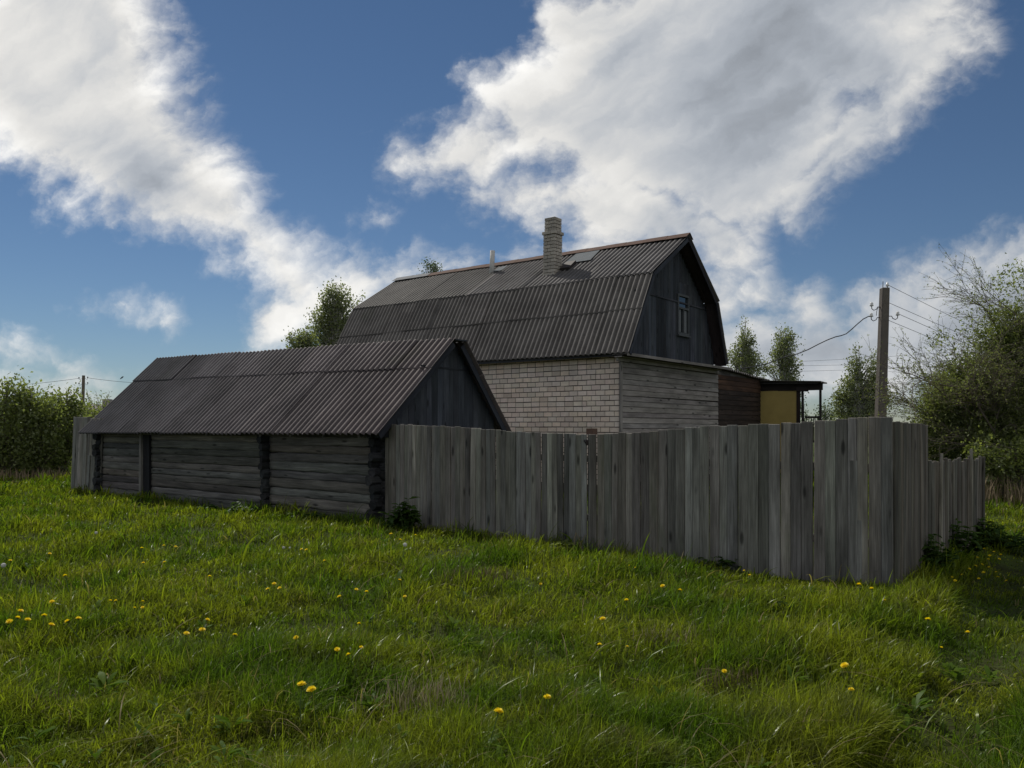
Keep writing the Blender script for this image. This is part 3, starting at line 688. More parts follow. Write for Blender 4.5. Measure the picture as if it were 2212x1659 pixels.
lf = thing('plank_fence', LO + AX * .6, 'leaning pale grey plank fence section at the far end of the log shed', 'fence')
mb = MB(); planks(mb, LO, AX, NX, -.28, 1.36, lambda s: 1.93 - .03 * (s < .4), (.12, .19), jag=.012, tint=.15, leanf=-.16, bot=0); mb.build('plank_panel', M['fence'], lf, bevel=.0045)
mb = MB()
for s, wd in ((-.12, .09), (.12, .10), (.36, .06)): beam(mb, LO + AX * s - NX * .03 + UP * .02, LO + AX * (s - .09) - NX * .03 + UP * .95, AX * wd, NX * .01, tj(.1), seg=2)
mb.build('patch_plank', M['fence'], lf)
mb = MB(); beam(mb, LO + AX * -.3 + NX * .06 + UP * 1.3, LO + AX * 1.25 + NX * .06 + UP * 1.3, UP * .04, NX * .025, (.7, .7, .7)); mb.build('rail', M['fence'], lf)

# ------------------------------------------------------------------ power poles and wires
def insulator(mbi, mbh, base, side, fwd, k=1.0):
    """a hook out of the shaft, a porcelain cup on its upturned end"""
    p = [base, base + side * .10 * k, base + side * .13 * k - UP * .06 * k, base + side * .20 * k - UP * .09 * k, base + side * .255 * k - UP * .05 * k, base + side * .26 * k + UP * .02 * k]
    tube(mbh, p, .011 * k, 6)
    c = p[-1]; tube(mbi, [c, c + UP * .03 * k, c + UP * .045 * k, c + UP * .075 * k, c + UP * .10 * k], [.045 * k, .05 * k, .036 * k, .042 * k, .025 * k], 10)
    return c + UP * .05 * k
PD = 24.0
pole = thing('utility_pole', at(1899, 920, PD) - UP * 1.7, 'concrete utility pole behind the fence corner with four white insulators', 'pole')
pb = at(1897, 920, PD); pb[2] = -.2; ptp = at(1911, 622, PD)
mb = MB(); rx = np.array([1.0, 0, 0]); ry = np.array([0, 1.0, 0]); beam(mb, pb, ptp, rx * .142, ry * .15, taper=.78, seg=3); mb.build('shaft', M['concrete'], pole, bevel=.02)
tips = {}
for nm, (px, py), sd in (('a', (1904, 663), -1), ('b', (1903, 686), -1), ('c', (1918, 683), 1)):
    mi, mh = MB(), MB(); base = at(px, py, PD) - ry * .0; tips[nm] = insulator(mi, mh, base, rx * sd, ry, 1.15)
    if nm == 'b': tube(mh, [at(1904, 664, PD), at(1896, 665, PD), at(1894, 672, PD), at(1893, 682, PD)], .008, 6)
    ins = mi.build('insulator', M['porcelain'], pole, True); mh.build('hook', M['iron'], ins, True)
mi, mh = MB(), MB(); c = at(1917, 622, PD); tube(mh, [c - UP * .1, c + UP * .06], .012, 6); tube(mi, [c + UP * .05, c + UP * .09, c + UP * .11, c + UP * .16], [.045, .05, .035, .03], 10); tips['d'] = c + UP * .1
ins = mi.build('insulator', M['porcelain'], pole, True); mh.build('hook', M['iron'], ins, True)
mb = MB(); tube(mb, [at(1907, 624, PD), at(1907.5, 608, PD)], .010, 6); mb.build('pin', M['iron'], pole)
def wire(pts, r, label, group=None, name='power_line', cat='wire'):
    mb = MB(); tube(mb, pts, r, 6); o = mb.build(name, M['wire'], None, True); return tag(o, label, cat, group)
def sag(a, b, s, n=14):
    a = np.array(a); b = np.array(b); return [a + (b - a) * t - UP * s * 4 * t * (1 - t) for t in np.linspace(0, 1, n)]
cab = [(1886, 683, 24), (1876, 683.5, 24), (1865, 689, 24), (1852, 700, 24), (1840, 711, 24.1), (1828, 721, 24.2), (1817, 725, 24.2), (1805, 727.5, 24.3), (1788, 734, 24.4), (1769, 743, 24.5), (1746, 755, 24.6), (1722, 764.5, 24.8), (1689, 773, 24.9), (1659, 785, 24.9), (1632, 791, 24.8), (1600, 797, 24.6)]
wire([at(*c) for c in cab], .017, 'slack dark service cable drooping from the concrete pole to the annex roof', None, 'service_cable', 'cable')
far_d = 75
lb = ['thin top wire running right from the concrete pole tip into the willow', 'thin second wire from the concrete pole, just below the topmost one', 'thin third wire from the right-hand insulator of the concrete pole', 'thin lowest wire running right from the concrete pole']
wr = [(tips['d'], (2400, 815)), (at(1920, 654, PD), (2400, 822)), (tips['c'], (2400, 840)), (at(1917, 691, PD), (2400, 850))]
for L_, (a, (px, py)) in zip(lb, wr): wire(sag(a, at(px, py, far_d), .5), .007, L_, 'wires from the concrete pole')
for (y0, y1), L_ in zip(((786, 735), (791, 763), (804, 770)), ('upper of three faint distant wires behind the concrete pole', 'middle of three faint distant wires behind the concrete pole', 'lowest of three faint distant wires behind the concrete pole')):
    wire(sag(at(1590, y0, 60), at(2330, y1, 60), .25), .010, L_, 'distant wires on the right')
LD = 60.0
lp = thing('utility_pole', at(177, 920, LD) - UP * 1.7, 'small distant wooden utility pole rising behind the bushes on the left', 'pole')
mb = MB(); q = at(176.5, 920, LD); q[2] = -.1; tube(mb, [q, at(180.5, 811, LD)], [.14, .11], 8); mb.build('shaft', M['twig'], lp)
for (px, py, sd) in ((178, 818, -1), (178, 830, -1), (177, 845, -1), (182, 817, 1), (182, 829, 1)):
    mi, mh = MB(), MB(); insulator(mi, mh, at(px, py, LD), rx * sd, ry, 1.0); ins = mi.build('insulator', M['iron'], lp); mh.build('hook', M['iron'], ins)
wire(sag(at(173, 817, LD), at(-160, 842, 66), .2), .014, 'thin wire running left from the distant wooden pole', 'wires from the distant pole')
wire(sag(at(188, 816, LD), at(420, 826, 70), .25), .014, 'thin wire running right from the distant wooden pole to behind the shed roof', 'wires from the distant pole')
b_ = MB(); c = at(263, 816.5, 63.3)
tube(b_, [c + np.array((-.14, 0, -.10)), c + np.array((-.06, 0, -.02)), c + np.array((.02, 0, .03)), c + np.array((.07, 0, .09)), c + np.array((.12, 0, .10)), c + np.array((.17, 0, .09))], [.01, .04, .06, .045, .035, .006], 8)
tag(b_.build('bird', M['feather'], None, True), 'tiny dark bird perched on the wire right of the distant wooden pole', 'bird')
# far house on the left
fh = thing('distant_house', at(215, 920, 48) - UP * 1.7, 'dark roof of a distant house between the left bushes and the shed', 'house')
c = at(215, 920, 48); mb = MB(); ex = np.array([1.0, .15, 0]); ez = np.array([0, 1.0, 0])
zr = at(215, 874, 48)[2]; a = c - ex * 1.2; b = c + ex * 6
mb.add([a - ez * 2.6 + UP * (2.0 - CAMZ), b - ez * 2.6 + UP * (2.0 - CAMZ), b + UP * (zr - CAMZ), a + UP * (zr - CAMZ), a + ez * 2.6 + UP * (2.0 - CAMZ), b + ez * 2.6 + UP * (2.0 - CAMZ)], [(0, 1, 2, 3), (3, 2, 5, 4)])
mb.build('roof', M['iron'], fh, False, .08)
mb = MB(); beam(mb, a + ex * .3 - UP * .7, b - ex * .3 - UP * .7, ez * 2.2, UP * 1.0); mb.build('wall', M['farwall'], fh)
mb = MB(); q = at(232, 880, 48); beam(mb, q - UP * .3, q + UP * .5, ex * .2, ez * .2); mb.build('chimney', M['brick_ch'], fh)

# ------------------------------------------------------------------ leaves, trees, bushes
def leaf_mesh(name, C, size, mtl, parent, aspect=.55, droop=0., seed=0, rnd=None):
    """C (n,3) leaf centres -> one mesh of small pointed leaves"""
    g = np.random.default_rng(seed); n = len(C)
    a = g.normal(size=(n, 3)); a[:, 2] -= droop; a /= np.linalg.norm(a, axis=1)[:, None]
    b = g.normal(size=(n, 3)); b -= a * (a * b).sum(1)[:, None]; b /= np.linalg.norm(b, axis=1)[:, None]
    nn = np.cross(a, b)
    L = size * g.uniform(.6, 1.35, n)[:, None]; Wd = L * aspect
    V = np.stack([C - a * L * .5, C - a * L * .05 + b * Wd * .5 + nn * L * .06, C + a * L * .5 - nn * L * .05, C - a * L * .05 - b * Wd * .5 + nn * L * .06], 1).reshape(-1, 3)
    return raw_mesh(name, V, np.arange(4 * n).reshape(n, 4), np.repeat(g.random(n) if rnd is None else rnd, 4), mtl, parent)
def raw_mesh(name, V, Q, rnd, mtl, parent=None, tris=None):
    if parent is not None: V = V - ORG[parent]
    me = bpy.data.meshes.new(name); me.vertices.add(len(V)); me.vertices.foreach_set('co', V.astype(np.float32).ravel())
    nq = len(Q); nt = 0 if tris is None else len(tris)
    me.loops.add(nq * 4 + nt * 3); idx = Q.ravel() if tris is None else np.concatenate([Q.ravel(), tris.ravel()])
    me.loops.foreach_set('vertex_index', idx.astype(np.int32))
    me.polygons.add(nq + nt)
    st = np.concatenate([np.arange(nq) * 4, nq * 4 + np.arange(nt) * 3])
    me.polygons.foreach_set('loop_start', st.astype(np.int32))
    me.update(calc_edges=True)
    at_ = me.attributes.new('rnd', 'FLOAT', 'POINT'); at_.data.foreach_set('value', rnd.astype(np.float32))
    return link_mesh(name, me, mtl, parent)
def blob_tree(name, label, cat, group, base, d, blobs, leaf, nleaf, lmat, bmat, trad, seed, droop=.6, cl=.34, per=34, depth=.8, aspect=.6, lean=0, twigs=True):
    """blobs: crown lobes as (px, py, rx, ry) seen at distance d; each lobe is an ellipsoid filled with leafy twigs"""
    g = np.random.default_rng(seed); random.seed(seed)
    bx = (base - CX) / F * d; root = np.array([bx, d, 0.]); tr = thing(name, root, label, cat, group)
    bl = [(at(px, py, d), rx_ / F * d, ry_ / F * d) for px, py, rx_, ry_ in blobs]
    tot = sum(b[1] * b[1] * b[2] for b in bl)
    topz = max(c[2] + ry_ for c, _, ry_ in bl); ctop = max(bl, key=lambda b: b[0][2] + b[2])[0]
    tp = np.array([ctop[0], d, topz - .15])
    wood_ = MB(); n = 9
    spine = [root + (tp - root) * t + np.array([math.sin(t * 5 + seed) * .12, math.cos(t * 4) * .1, 0]) * t for t in np.linspace(0, 1, n)]
    tube(wood_, spine, list(np.linspace(trad, .015, n)), 7); leaves = []
    for c, rx_, ry_ in bl:
        m = max(3, int(nleaf / per * (rx_ * rx_ * ry_) / tot))
        q = g.normal(size=(m, 3)); q /= np.linalg.norm(q, axis=1)[:, None]; q *= (g.random(m) ** .42)[:, None]
        P = c + q * np.array([rx_, rx_ * depth, ry_])
        for p_ in P:
            k = int(per * g.uniform(.5, 1.5)); s = cl * g.uniform(.6, 1.3)
            off = g.normal(size=(k, 3)) * np.array([s * .6, s * .6, s * .75]); off[:, 2] -= np.abs(off[:, 0]) * droop * .5
            leaves.append(p_ + off)
            if twigs:
                tt = np.clip((p_[2] - root[2]) / max(tp[2], 1) - g.uniform(.12, .3), .08, .95); st = root + (tp - root) * tt
                mid_ = st * .45 + p_ * .55 + UP * (.15 if droop > .3 else .05) * np.linalg.norm(p_ - st)
                tube(wood_, [st, mid_, p_], [trad * .16 + .01, trad * .10 + .006, .006], 4, cap=False)
    wood_.build('trunk', bmat, tr, True)
    leaf_mesh('crown', np.concatenate(leaves), leaf, lmat, tr, aspect, droop, seed)
    return tr
GR = 'birches beyond the house and yard'
blob_tree('birch_tree', 'tall leafy birch rising left of the brick house roof', 'tree', GR, 715, 42,
  [(712, 640, 22, 32), (738, 655, 22, 36), (700, 690, 26, 30), (742, 700, 30, 34), (690, 722, 28, 28), (775, 650, 10, 14), (760, 730, 26, 28), (720, 770, 40, 40), (705, 665, 14, 30), (728, 622, 12, 18)], .13, 11000, M['birch_leaf'], M['birch'], .16, 11, cl=.30, per=30)
blob_tree('birch_tree', 'low bushy birch peeping over the shed roof, left of the taller birch', 'tree', GR, 650, 40,
  [(650, 735, 26, 20), (668, 728, 16, 18), (632, 728, 12, 10), (655, 775, 36, 30)], .13, 4600, M['birch_leaf'], M['birch'], .10, 12, cl=.28, per=30)
blob_tree('birch_tree', 'small birch top showing above the pale end of the house ridge', 'tree', GR, 930, 52,
  [(928, 580, 18, 22), (940, 592, 14, 18), (912, 596, 12, 12), (928, 640, 30, 40)], .13, 3600, M['far_leaf'], M['birch'], .14, 13, cl=.30, per=24)
blob_tree('birch_tree', 'feathery pointed birch close to the right edge of the house gable', 'tree', GR, 1608, 50,
  [(1610, 705, 10, 22), (1606, 735, 20, 26), (1618, 745, 20, 26), (1600, 770, 32, 28), (1622, 785, 30, 28), (1578, 770, 10, 22), (1605, 830, 40, 40)], .13, 7600, M['birch_leaf'], M['birch'], .13, 14, cl=.33, per=24, droop=1.0)
blob_tree('birch_tree', 'slim birch above the annex roof where the service cable passes', 'tree', GR, 1695, 50,
  [(1692, 725, 17, 20), (1695, 745, 28, 24), (1690, 775, 27, 30), (1705, 790, 24, 30), (1662, 795, 20, 16), (1700, 840, 30, 40)], .13, 7000, M['birch_leaf'], M['birch'], .12, 15, cl=.30, per=26, droop=.9)
blob_tree('birch_tree', 'wide twin-topped birch just left of the concrete pole', 'tree', GR, 1860, 48,
  [(1850, 765, 10, 24), (1893, 775, 10, 22), (1848, 800, 20, 28), (1890, 810, 20, 28), (1835, 850, 30, 34), (1885, 855, 34, 36), (1815, 880, 18, 24), (1912, 860, 12, 30), (1860, 920, 56, 40)], .14, 17000, M['birch_leaf'], M['birch'], .17, 16, cl=.33, per=32, droop=.9)
blob_tree('birch_tree', 'small pale far tree right of the porch', 'tree', 'far small trees behind the porch', 1778, 70,
  [(1778, 885, 14, 16), (1790, 900, 18, 20), (1765, 905, 14, 14)], .18, 900, M['far_leaf'], M['birch'], .10, 17, cl=.35, per=24)
blob_tree('birch_tree', 'small thin tree seen between the porch posts', 'tree', 'far small trees behind the porch', 1733, 55,
  [(1730, 885, 9, 20), (1742, 895, 8, 16), (1735, 925, 18, 20)], .14, 700, M['far_leaf'], M['birch'], .08, 18, cl=.26, per=20)
# hedge of bushes on the left
BG = 'bushes along the left edge of the meadow'
bush = [
 (-60, 25.5, [(-70, 890, 70, 80), (-30, 930, 60, 90), (-100, 960, 60, 80)], 'dense green bush cut off by the left edge of the picture', 21),
 (20, 25, [(10, 870, 42, 55), (30, 930, 55, 75), (0, 985, 60, 60), (18, 835, 16, 20)], 'tall leafy bush second from the left edge, above the brown stalks', 22),
 (85, 25.5, [(70, 880, 36, 52), (95, 930, 45, 70), (70, 990, 50, 50), (64, 842, 12, 16)], 'rounded dark bush in the middle of the left row', 23),
 (140, 26.5, [(125, 885, 34, 45), (150, 925, 42, 65), (120, 985, 40, 50), (150, 855, 14, 18)], 'leafy bush standing just left of the leaning fence section', 24),
 (195, 29, [(185, 905, 30, 36), (215, 930, 34, 55), (180, 970, 34, 50)], 'thin topped bush behind the leaning fence section', 25),
]
for bx, d, bl, lab, sd in bush:
    blob_tree('bush', lab, 'bush', BG, bx, d, bl, .10, 8200 if d < 28 else 3600, M['bush_leaf'], M['twig'], .05, sd, droop=.2, cl=.26, per=34, depth=1.0, aspect=.62)
# bare twiggy shoots at the far end of the row
sh_ = thing('shrub', at(212, 920, 31) - UP * 1.7, 'sparse almost leafless shrub between the distant pole and the shed roof', 'shrub')
mb = MB(); lv = []
random.seed(5)
for k in range(14):
    a = at(205 + random.uniform(-8, 14), 960, 31); b = at(random.uniform(185, 238), random.uniform(838, 872), 31)
    m = a * .5 + b * .5 + np.array([random.uniform(-.2, .2), 0, .1]); tube(mb, [a, m, b], [.02, .013, .005], 4)
    for j in range(9): lv.append(b * (1 - j * .05) + m * j * .05 + rng.normal(size=3) * .06)
mb.build('stems', M['twig'], sh_); leaf_mesh('leaves', np.array(lv), .09, M['bush_leaf'], sh_, .5, 0, 31)

# the willow on the right: stems fanning up from one stool, twigs nearly bare on top, leafy below
def willow(root, label, seed, stems, H, reach, nl_low, nl_top, lowlobes, d):
    g = np.random.default_rng(seed); random.seed(seed)
    tr = thing('willow_tree', root, label, 'tree'); wd = MB(); tips_ = []
    def grow(p, dr, L, r, lev):
        n = 5; pts = [p]; q = p.copy(); dd = dr.copy()
        for i in range(n):
            dd = nrm(dd + g.normal(size=3) * .16 + np.array([dd[0], dd[1], 0]) * .10 + UP * .015); q = q + dd * L / n; pts.append(q.copy())
        tube(wd, pts, list(np.linspace(r, r * .5 if lev < 3 else .0022, n + 1)), 6 if lev < 2 else 4, cap=False)
        if lev >= 2: tips_.append((pts, lev))
        if lev < 3:
            for i in range(n if lev else n):
                if lev == 0 and i < 1: continue
                for _ in range(1 if lev < 1 else (2 if lev == 1 else 2)):
                    ax = nrm(g.normal(size=3)); nd = nrm(dd * .9 + (pts[i + 1] - pts[i]) / (L / n) * .3 + ax * .68)
                    grow(pts[i + 1], nd, L * g.uniform(.42, .62), max(r * .42, .0038), lev + 1)
    for (dx, dz, L) in stems:
        L = L * .93
        grow(root + np.array([g.uniform(-.2, .2), g.uniform(-.2, .2), 0]), nrm(np.array([dx, g.uniform(-.25, .25), dz])), L, g.uniform(.03, .05), 0)
    wd.build('trunk', M['twig'], tr, True)
    C = []
    for pts, lev in tips_:
        pts = np.array(pts)
        for _ in range(nl_top):
            t = g.uniform(.15, 1) * (len(pts) - 1); i = min(int(t), len(pts) - 2); C.append(pts[i] + (pts[i + 1] - pts[i]) * (t - i) + g.normal(size=3) * .02)
    leaf_mesh('catkins', np.array(C), .05, M['twig'], tr, .3, -.5, seed) if False else None
    top = leaf_mesh('upper_leaves', np.array(C), .055, M['willow_leaf'], tr, .30, -.3, seed)
    L = []
    tot = sum(q_[2] * q_[3] for q_ in lowlobes if len(q_) == 4)
    for px, py, rx_, ry_, *wt in lowlobes:
        c = at(px, py, d); m = int(nl_low / 40 * rx_ * ry_ / tot * (wt[0] if wt else 1)); q = g.normal(size=(m, 3)); q /= np.linalg.norm(q, axis=1)[:, None]; q *= (g.random(m) ** .45)[:, None]
        for p_ in c + q * np.array([rx_ / F * d, rx_ / F * d * .8, ry_ / F * d]):
            L.append(p_ + g.normal(size=(int(40 * g.uniform(.5, 1.5)), 3)) * np.array([.17, .17, .12]) * g.uniform(.7, 1.3))
    leaf_mesh('crown', np.concatenate(L), .085, M['willow_leaf'], tr, .36, .1, seed + 1)
    return tr
wr_ = at(2225, 920, 18.5); wr_[2] = 0
willow(wr_, 'big willow on the right with bare twiggy top and leafy green lower crown', 41,
  [(-.62, 1.0, 2.9), (-.42, 1.0, 3.2), (-.2, 1.0, 3.4), (.05, 1.0, 3.8), (-.12, 1.0, 3.9), (-.28, 1.0, 3.7), (.3, 1.0, 3.4), (-.85, .8, 2.2), (.6, 1, 3.1), (-.5, 1.2, 2.8), (-.3, 1.1, 3.2), (-.05, 1.1, 3.2)], 6, 12, 95000, 5,
  [(2050, 860, 46, 50), (2110, 820, 60, 60), (2180, 740, 60, 80), (2150, 880, 80, 70), (2040, 920, 40, 45), (2100, 950, 80, 55), (2190, 930, 80, 90), (2020, 880, 28, 30), (2205, 800, 60, 90), (2260, 850, 70, 120), (2035, 965, 45, 45), (2085, 1005, 70, 40), (2165, 1000, 70, 45), (2005, 930, 22, 40), (2140, 660, 60, 60, .08), (2200, 620, 50, 60, .10), (2060, 760, 50, 60, .06)], 18.5)
blob_tree('bush', 'dark shady bush under the willow beside the low fence', 'bush', None, 2150, 17.0,
  [(2130, 985, 40, 36), (2190, 995, 50, 45), (2240, 990, 50, 50), (2160, 1020, 40, 30)], .075, 6500, M['bush_leaf'], M['twig'], .04, 51, droop=.2, cl=.2, per=34, depth=1.0)

# ------------------------------------------------------------------ meadow grass
def grass():
    g = np.random.default_rng(99)
    N = 620000
    inv = g.uniform(1 / 32.0, 1 / 2.3, N); d = 1 / inv                      # even spread in the picture, real positions on the ground
    far = g.random(N) < .30; d = np.where(far, np.sqrt(g.uniform(5 ** 2, 32 ** 2, N)), d)
    x = g.uniform(-.74, .74, N) * d + g.uniform(-.8, .8, N); y = d
    pf = (x - FC[0]) * FN[0] + (y - FC[1]) * FN[1]                          # >0: behind the front fence line
    right = ((x - FC[0]) * RN[0] + (y - FC[1]) * RN[1]) < -.03             # outside the returning fence
    q = np.stack([x, y], 1) - OS[:2]; ss = q @ AX[:2]; ww = q @ NX[:2]
    shedfront = (ss > -.3) & (ww < WALLW - .12 + .06)
    leftfar = (ss > 12.1) | (((x - FC[0]) * RD[0] + (y - FC[1]) * RD[1]) > 4.95) & (pf > 2)
    keep = ((pf < -.02) & (ss <= .2)) | right | shedfront | leftfar
    keep &= ~((ss > .2) & (ss < 10.7) & (ww > .12) & (g.random(N) < .6))
    dens = .35 + .9 * vn(x, y, 1.9, 5)
    pdist = np.abs(pathd(x, y)); keep &= (g.random(N) < dens) & ((pdist > .26) | (g.random(N) < .5))
    x, y = x[keep], y[keep]; n = len(x); d = np.hypot(x, y); pdist = pathd(x, y)
    z = gz(x, y)
    tuft = vn(x, y, 1.25, 1) * .6 + vn(x, y, 3.1, 8) * .4
    h = (.06 + .24 * np.clip(tuft * 1.5 - .28, 0, 1) ** 1.2) * g.uniform(.55, 1.35, n)
    h *= np.where(np.abs(pdist) < .3, .45, 1) * np.where((pdist > .5) & (pdist < 1.8), 1.35, 1)
    pfk = (x - FC[0]) * FN[0] + (y - FC[1]) * FN[1]; sk = (x - FC[0]) * FDIR[0] + (y - FC[1]) * FDIR[1]
    h *= 1 - .62 * np.clip(1 - (-pfk) / .7, 0, 1) * (pfk < .1) * np.clip((4.2 - sk) / 3, 0, 1)
    tall = g.random(n) < .010; h = np.where(tall, h * 1.6 + .06, h)
    wd = np.maximum(.0026, .00085 * d) * g.uniform(.6, 1.5, n); wide = g.random(n) < .05; wd = np.where(wide, wd * 2.0, wd)
    broad = (g.random(n) < np.where(vn(x, y, 1.4, 21) > .6, .07, .012)) & ~wide; wd = np.where(broad, np.minimum(wd * 3.6, .021), wd); h = np.where(broad, h * .75 + .03, h)
    arch = (g.random(n) < .005) & (d < 9) & ~broad & ~wide; h = np.where(arch, g.uniform(.26, .45, n), h); wd = np.where(arch, wd * 1.25, wd)
    th = g.uniform(0, 2 * math.pi, n); wind = .42
    lx = np.cos(th) + wind * 1.2; ly = np.sin(th) - wind * .3; ll = np.hypot(lx, ly) + 1e-6; lx /= ll; ly /= ll
    bend = g.uniform(.15, 1.05, n); bend = np.where(g.random(n) < .12, bend + .6, bend); bend = np.where(arch, g.uniform(.9, 1.35, n), bend); bend = np.where(broad, g.uniform(.7, 1.3, n), bend)
    root = np.stack([x, y, z - .01], 1); ld = np.stack([lx, ly, np.zeros(n)], 1); sd = np.stack([-ly, lx, np.zeros(n)], 1)
    tw = g.uniform(-.8, .8, n)[:, None]; sd = sd * np.cos(tw) + ld * np.sin(tw)
    V = np.empty((n, 11, 3))
    for i, (t, k) in enumerate(((0, .75), (.25, .95), (.48, 1.0), (.68, .85), (.86, .55))):
        c = root + UP * (h * (t - .28 * bend * t * t - .14 * bend ** 2 * t ** 3))[:, None] + ld * (h * bend * t ** 1.9 * .86)[:, None]
        V[:, 2 * i] = c - sd * (wd * k * .5)[:, None]; V[:, 2 * i + 1] = c + sd * (wd * k * .5)[:, None]
    t = 1.0; V[:, 10] = root + UP * (h * (1 - .28 * bend - .14 * bend ** 2))[:, None] + ld * (h * bend * .86)[:, None]
    b = np.arange(n)[:, None] * 11
    Q = np.concatenate([b + np.array([[k, k + 1, k + 3, k + 2]]) for k in (0, 2, 4, 6)]); Tr = b + np.array([[8, 9, 10]])
    rnd = g.random(n) * .95; rnd = np.where(arch & (g.random(n) < .3), .98, rnd); dry = vn(x, y, .9, 12); rnd = np.where((g.random(n) < .012 + .16 * np.clip(dry - .72, 0, 1)) & ~broad, .98, rnd)
    o = raw_mesh('grass', V.reshape(-1, 3), Q, np.repeat(rnd, 11), M['grass'], None, Tr)
    o.data.polygons.foreach_set('use_smooth', [True] * len(o.data.polygons))
    tag(o, 'lush green meadow grass covering the whole foreground', None, None, 'stuff')
grass()

# ------------------------------------------------------------------ dandelions
def dandelion_head():
    mb = MB(); k = 0
    for ring, (n, r0, r1, z0, z1) in enumerate(((26, .004, .021, .004, .006), (22, .003, .018, .006, .012), (16, .002, .012, .008, .016), (9, .001, .007, .010, .018))):
        for i in range(n):
            a = 2 * math.pi * (i + .5 * ring) / n + random.uniform(-.08, .08); w = .0030; rr = r1 * random.uniform(.88, 1.08)
            c, s = math.cos(a), math.sin(a); side = np.array([-s, c, 0]) * w
            p0_ = np.array([c * r0, s * r0, z0]); p1_ = np.array([c * rr, s * rr, z1 + random.uniform(-.002, .002)])
            mb.add([p0_ - side * .5, p0_ + side * .5, p1_ + side, p1_ - side], [(0, 1, 2, 3)])
    th = np.linspace(0, 2 * math.pi, 12, endpoint=False)
    mb.add([[0, 0, .009]] + [[math.cos(a) * .012, math.sin(a) * .012, .006] for a in th], [(0, 1 + i, 1 + (i + 1) % 12) for i in range(12)])
    return mb
def puff_head():
    mb = MB()
    for i in range(110):
        z = 1 - 2 * (i + .5) / 110; a = i * 2.39996; r = math.sqrt(1 - z * z); dv = np.array([r * math.cos(a), r * math.sin(a), z])
        sd = nrm(np.cross(dv, [.3, .5, .8])); sd2 = np.cross(dv, sd); p = dv * .019
        mb.add([p - sd * .004, p - sd2 * .004, p + sd * .004, p + sd2 * .004], [(0, 1, 2, 3)])
        mb.add([dv * .003, p - sd * .0004, p + sd * .0004], [(0, 1, 2)])
    return mb
STEM = .2
def stem_mb():
    mb = MB(); tube(mb, [(0, 0, -STEM), (.006, .002, -STEM * .5), (0, 0, 0)], [.0028, .0024, .0022], 6)
    tube(mb, [(0, 0, -.006), (0, 0, 0), (0, 0, .006)], [.003, .008, .009], 8); return mb
FLAB = 'yellow dandelion in the grass'
d0 = thing('dandelion', (0, 0, 0), FLAB, 'flower'); hd0 = dandelion_head().build('flower_head', M['petal'], d0); st0 = stem_mb().build('stem', M['bract'], d0)
c0_ = thing('dandelion_clock', (0, 0, 0), 'white dandelion seed head', 'flower'); hd1 = puff_head().build('seed_head', M['puff'], c0_); st1 = stem_mb().build('stem', M['bract'], c0_)
used = {}
def place(src, parts, px, py, label, group, sc=1.0):
    hf = .2
    for _ in range(4):
        d = F * (CAMZ - hf) / (py - HY); x = (px - CX) / F * d; hf = float(gz(x, d)) + STEM * sc * 1.02
    if src in used:
        r = src.copy(); COL.objects.link(r)
        for p_ in parts: q = p_.copy(); COL.objects.link(q); q.parent = r
    else: r = src; used[src] = 1
    r.location = (x, d, hf + .03); r.scale = (sc * 1.02,) * 3
    r.rotation_euler = (random.uniform(-.45, .45), random.uniform(-.45, .45), random.uniform(0, 6.28))
    r['label'] = label
    if group: r['group'] = group
    elif 'group' in r: del r['group']
    return r
z1 = lambda a: [(.3403 * x, 1094.5 + .3403 * y) for x, y in a]
z2 = lambda a: [(737.3 + .3403 * x, 1094.5 + .3403 * y) for x, y in a]
z3 = lambda a: [(1474.6 + .3403 * x, 1094.5 + .3403 * y) for x, y in a]
random.seed(77)
G = 'dandelions flowering in the meadow'
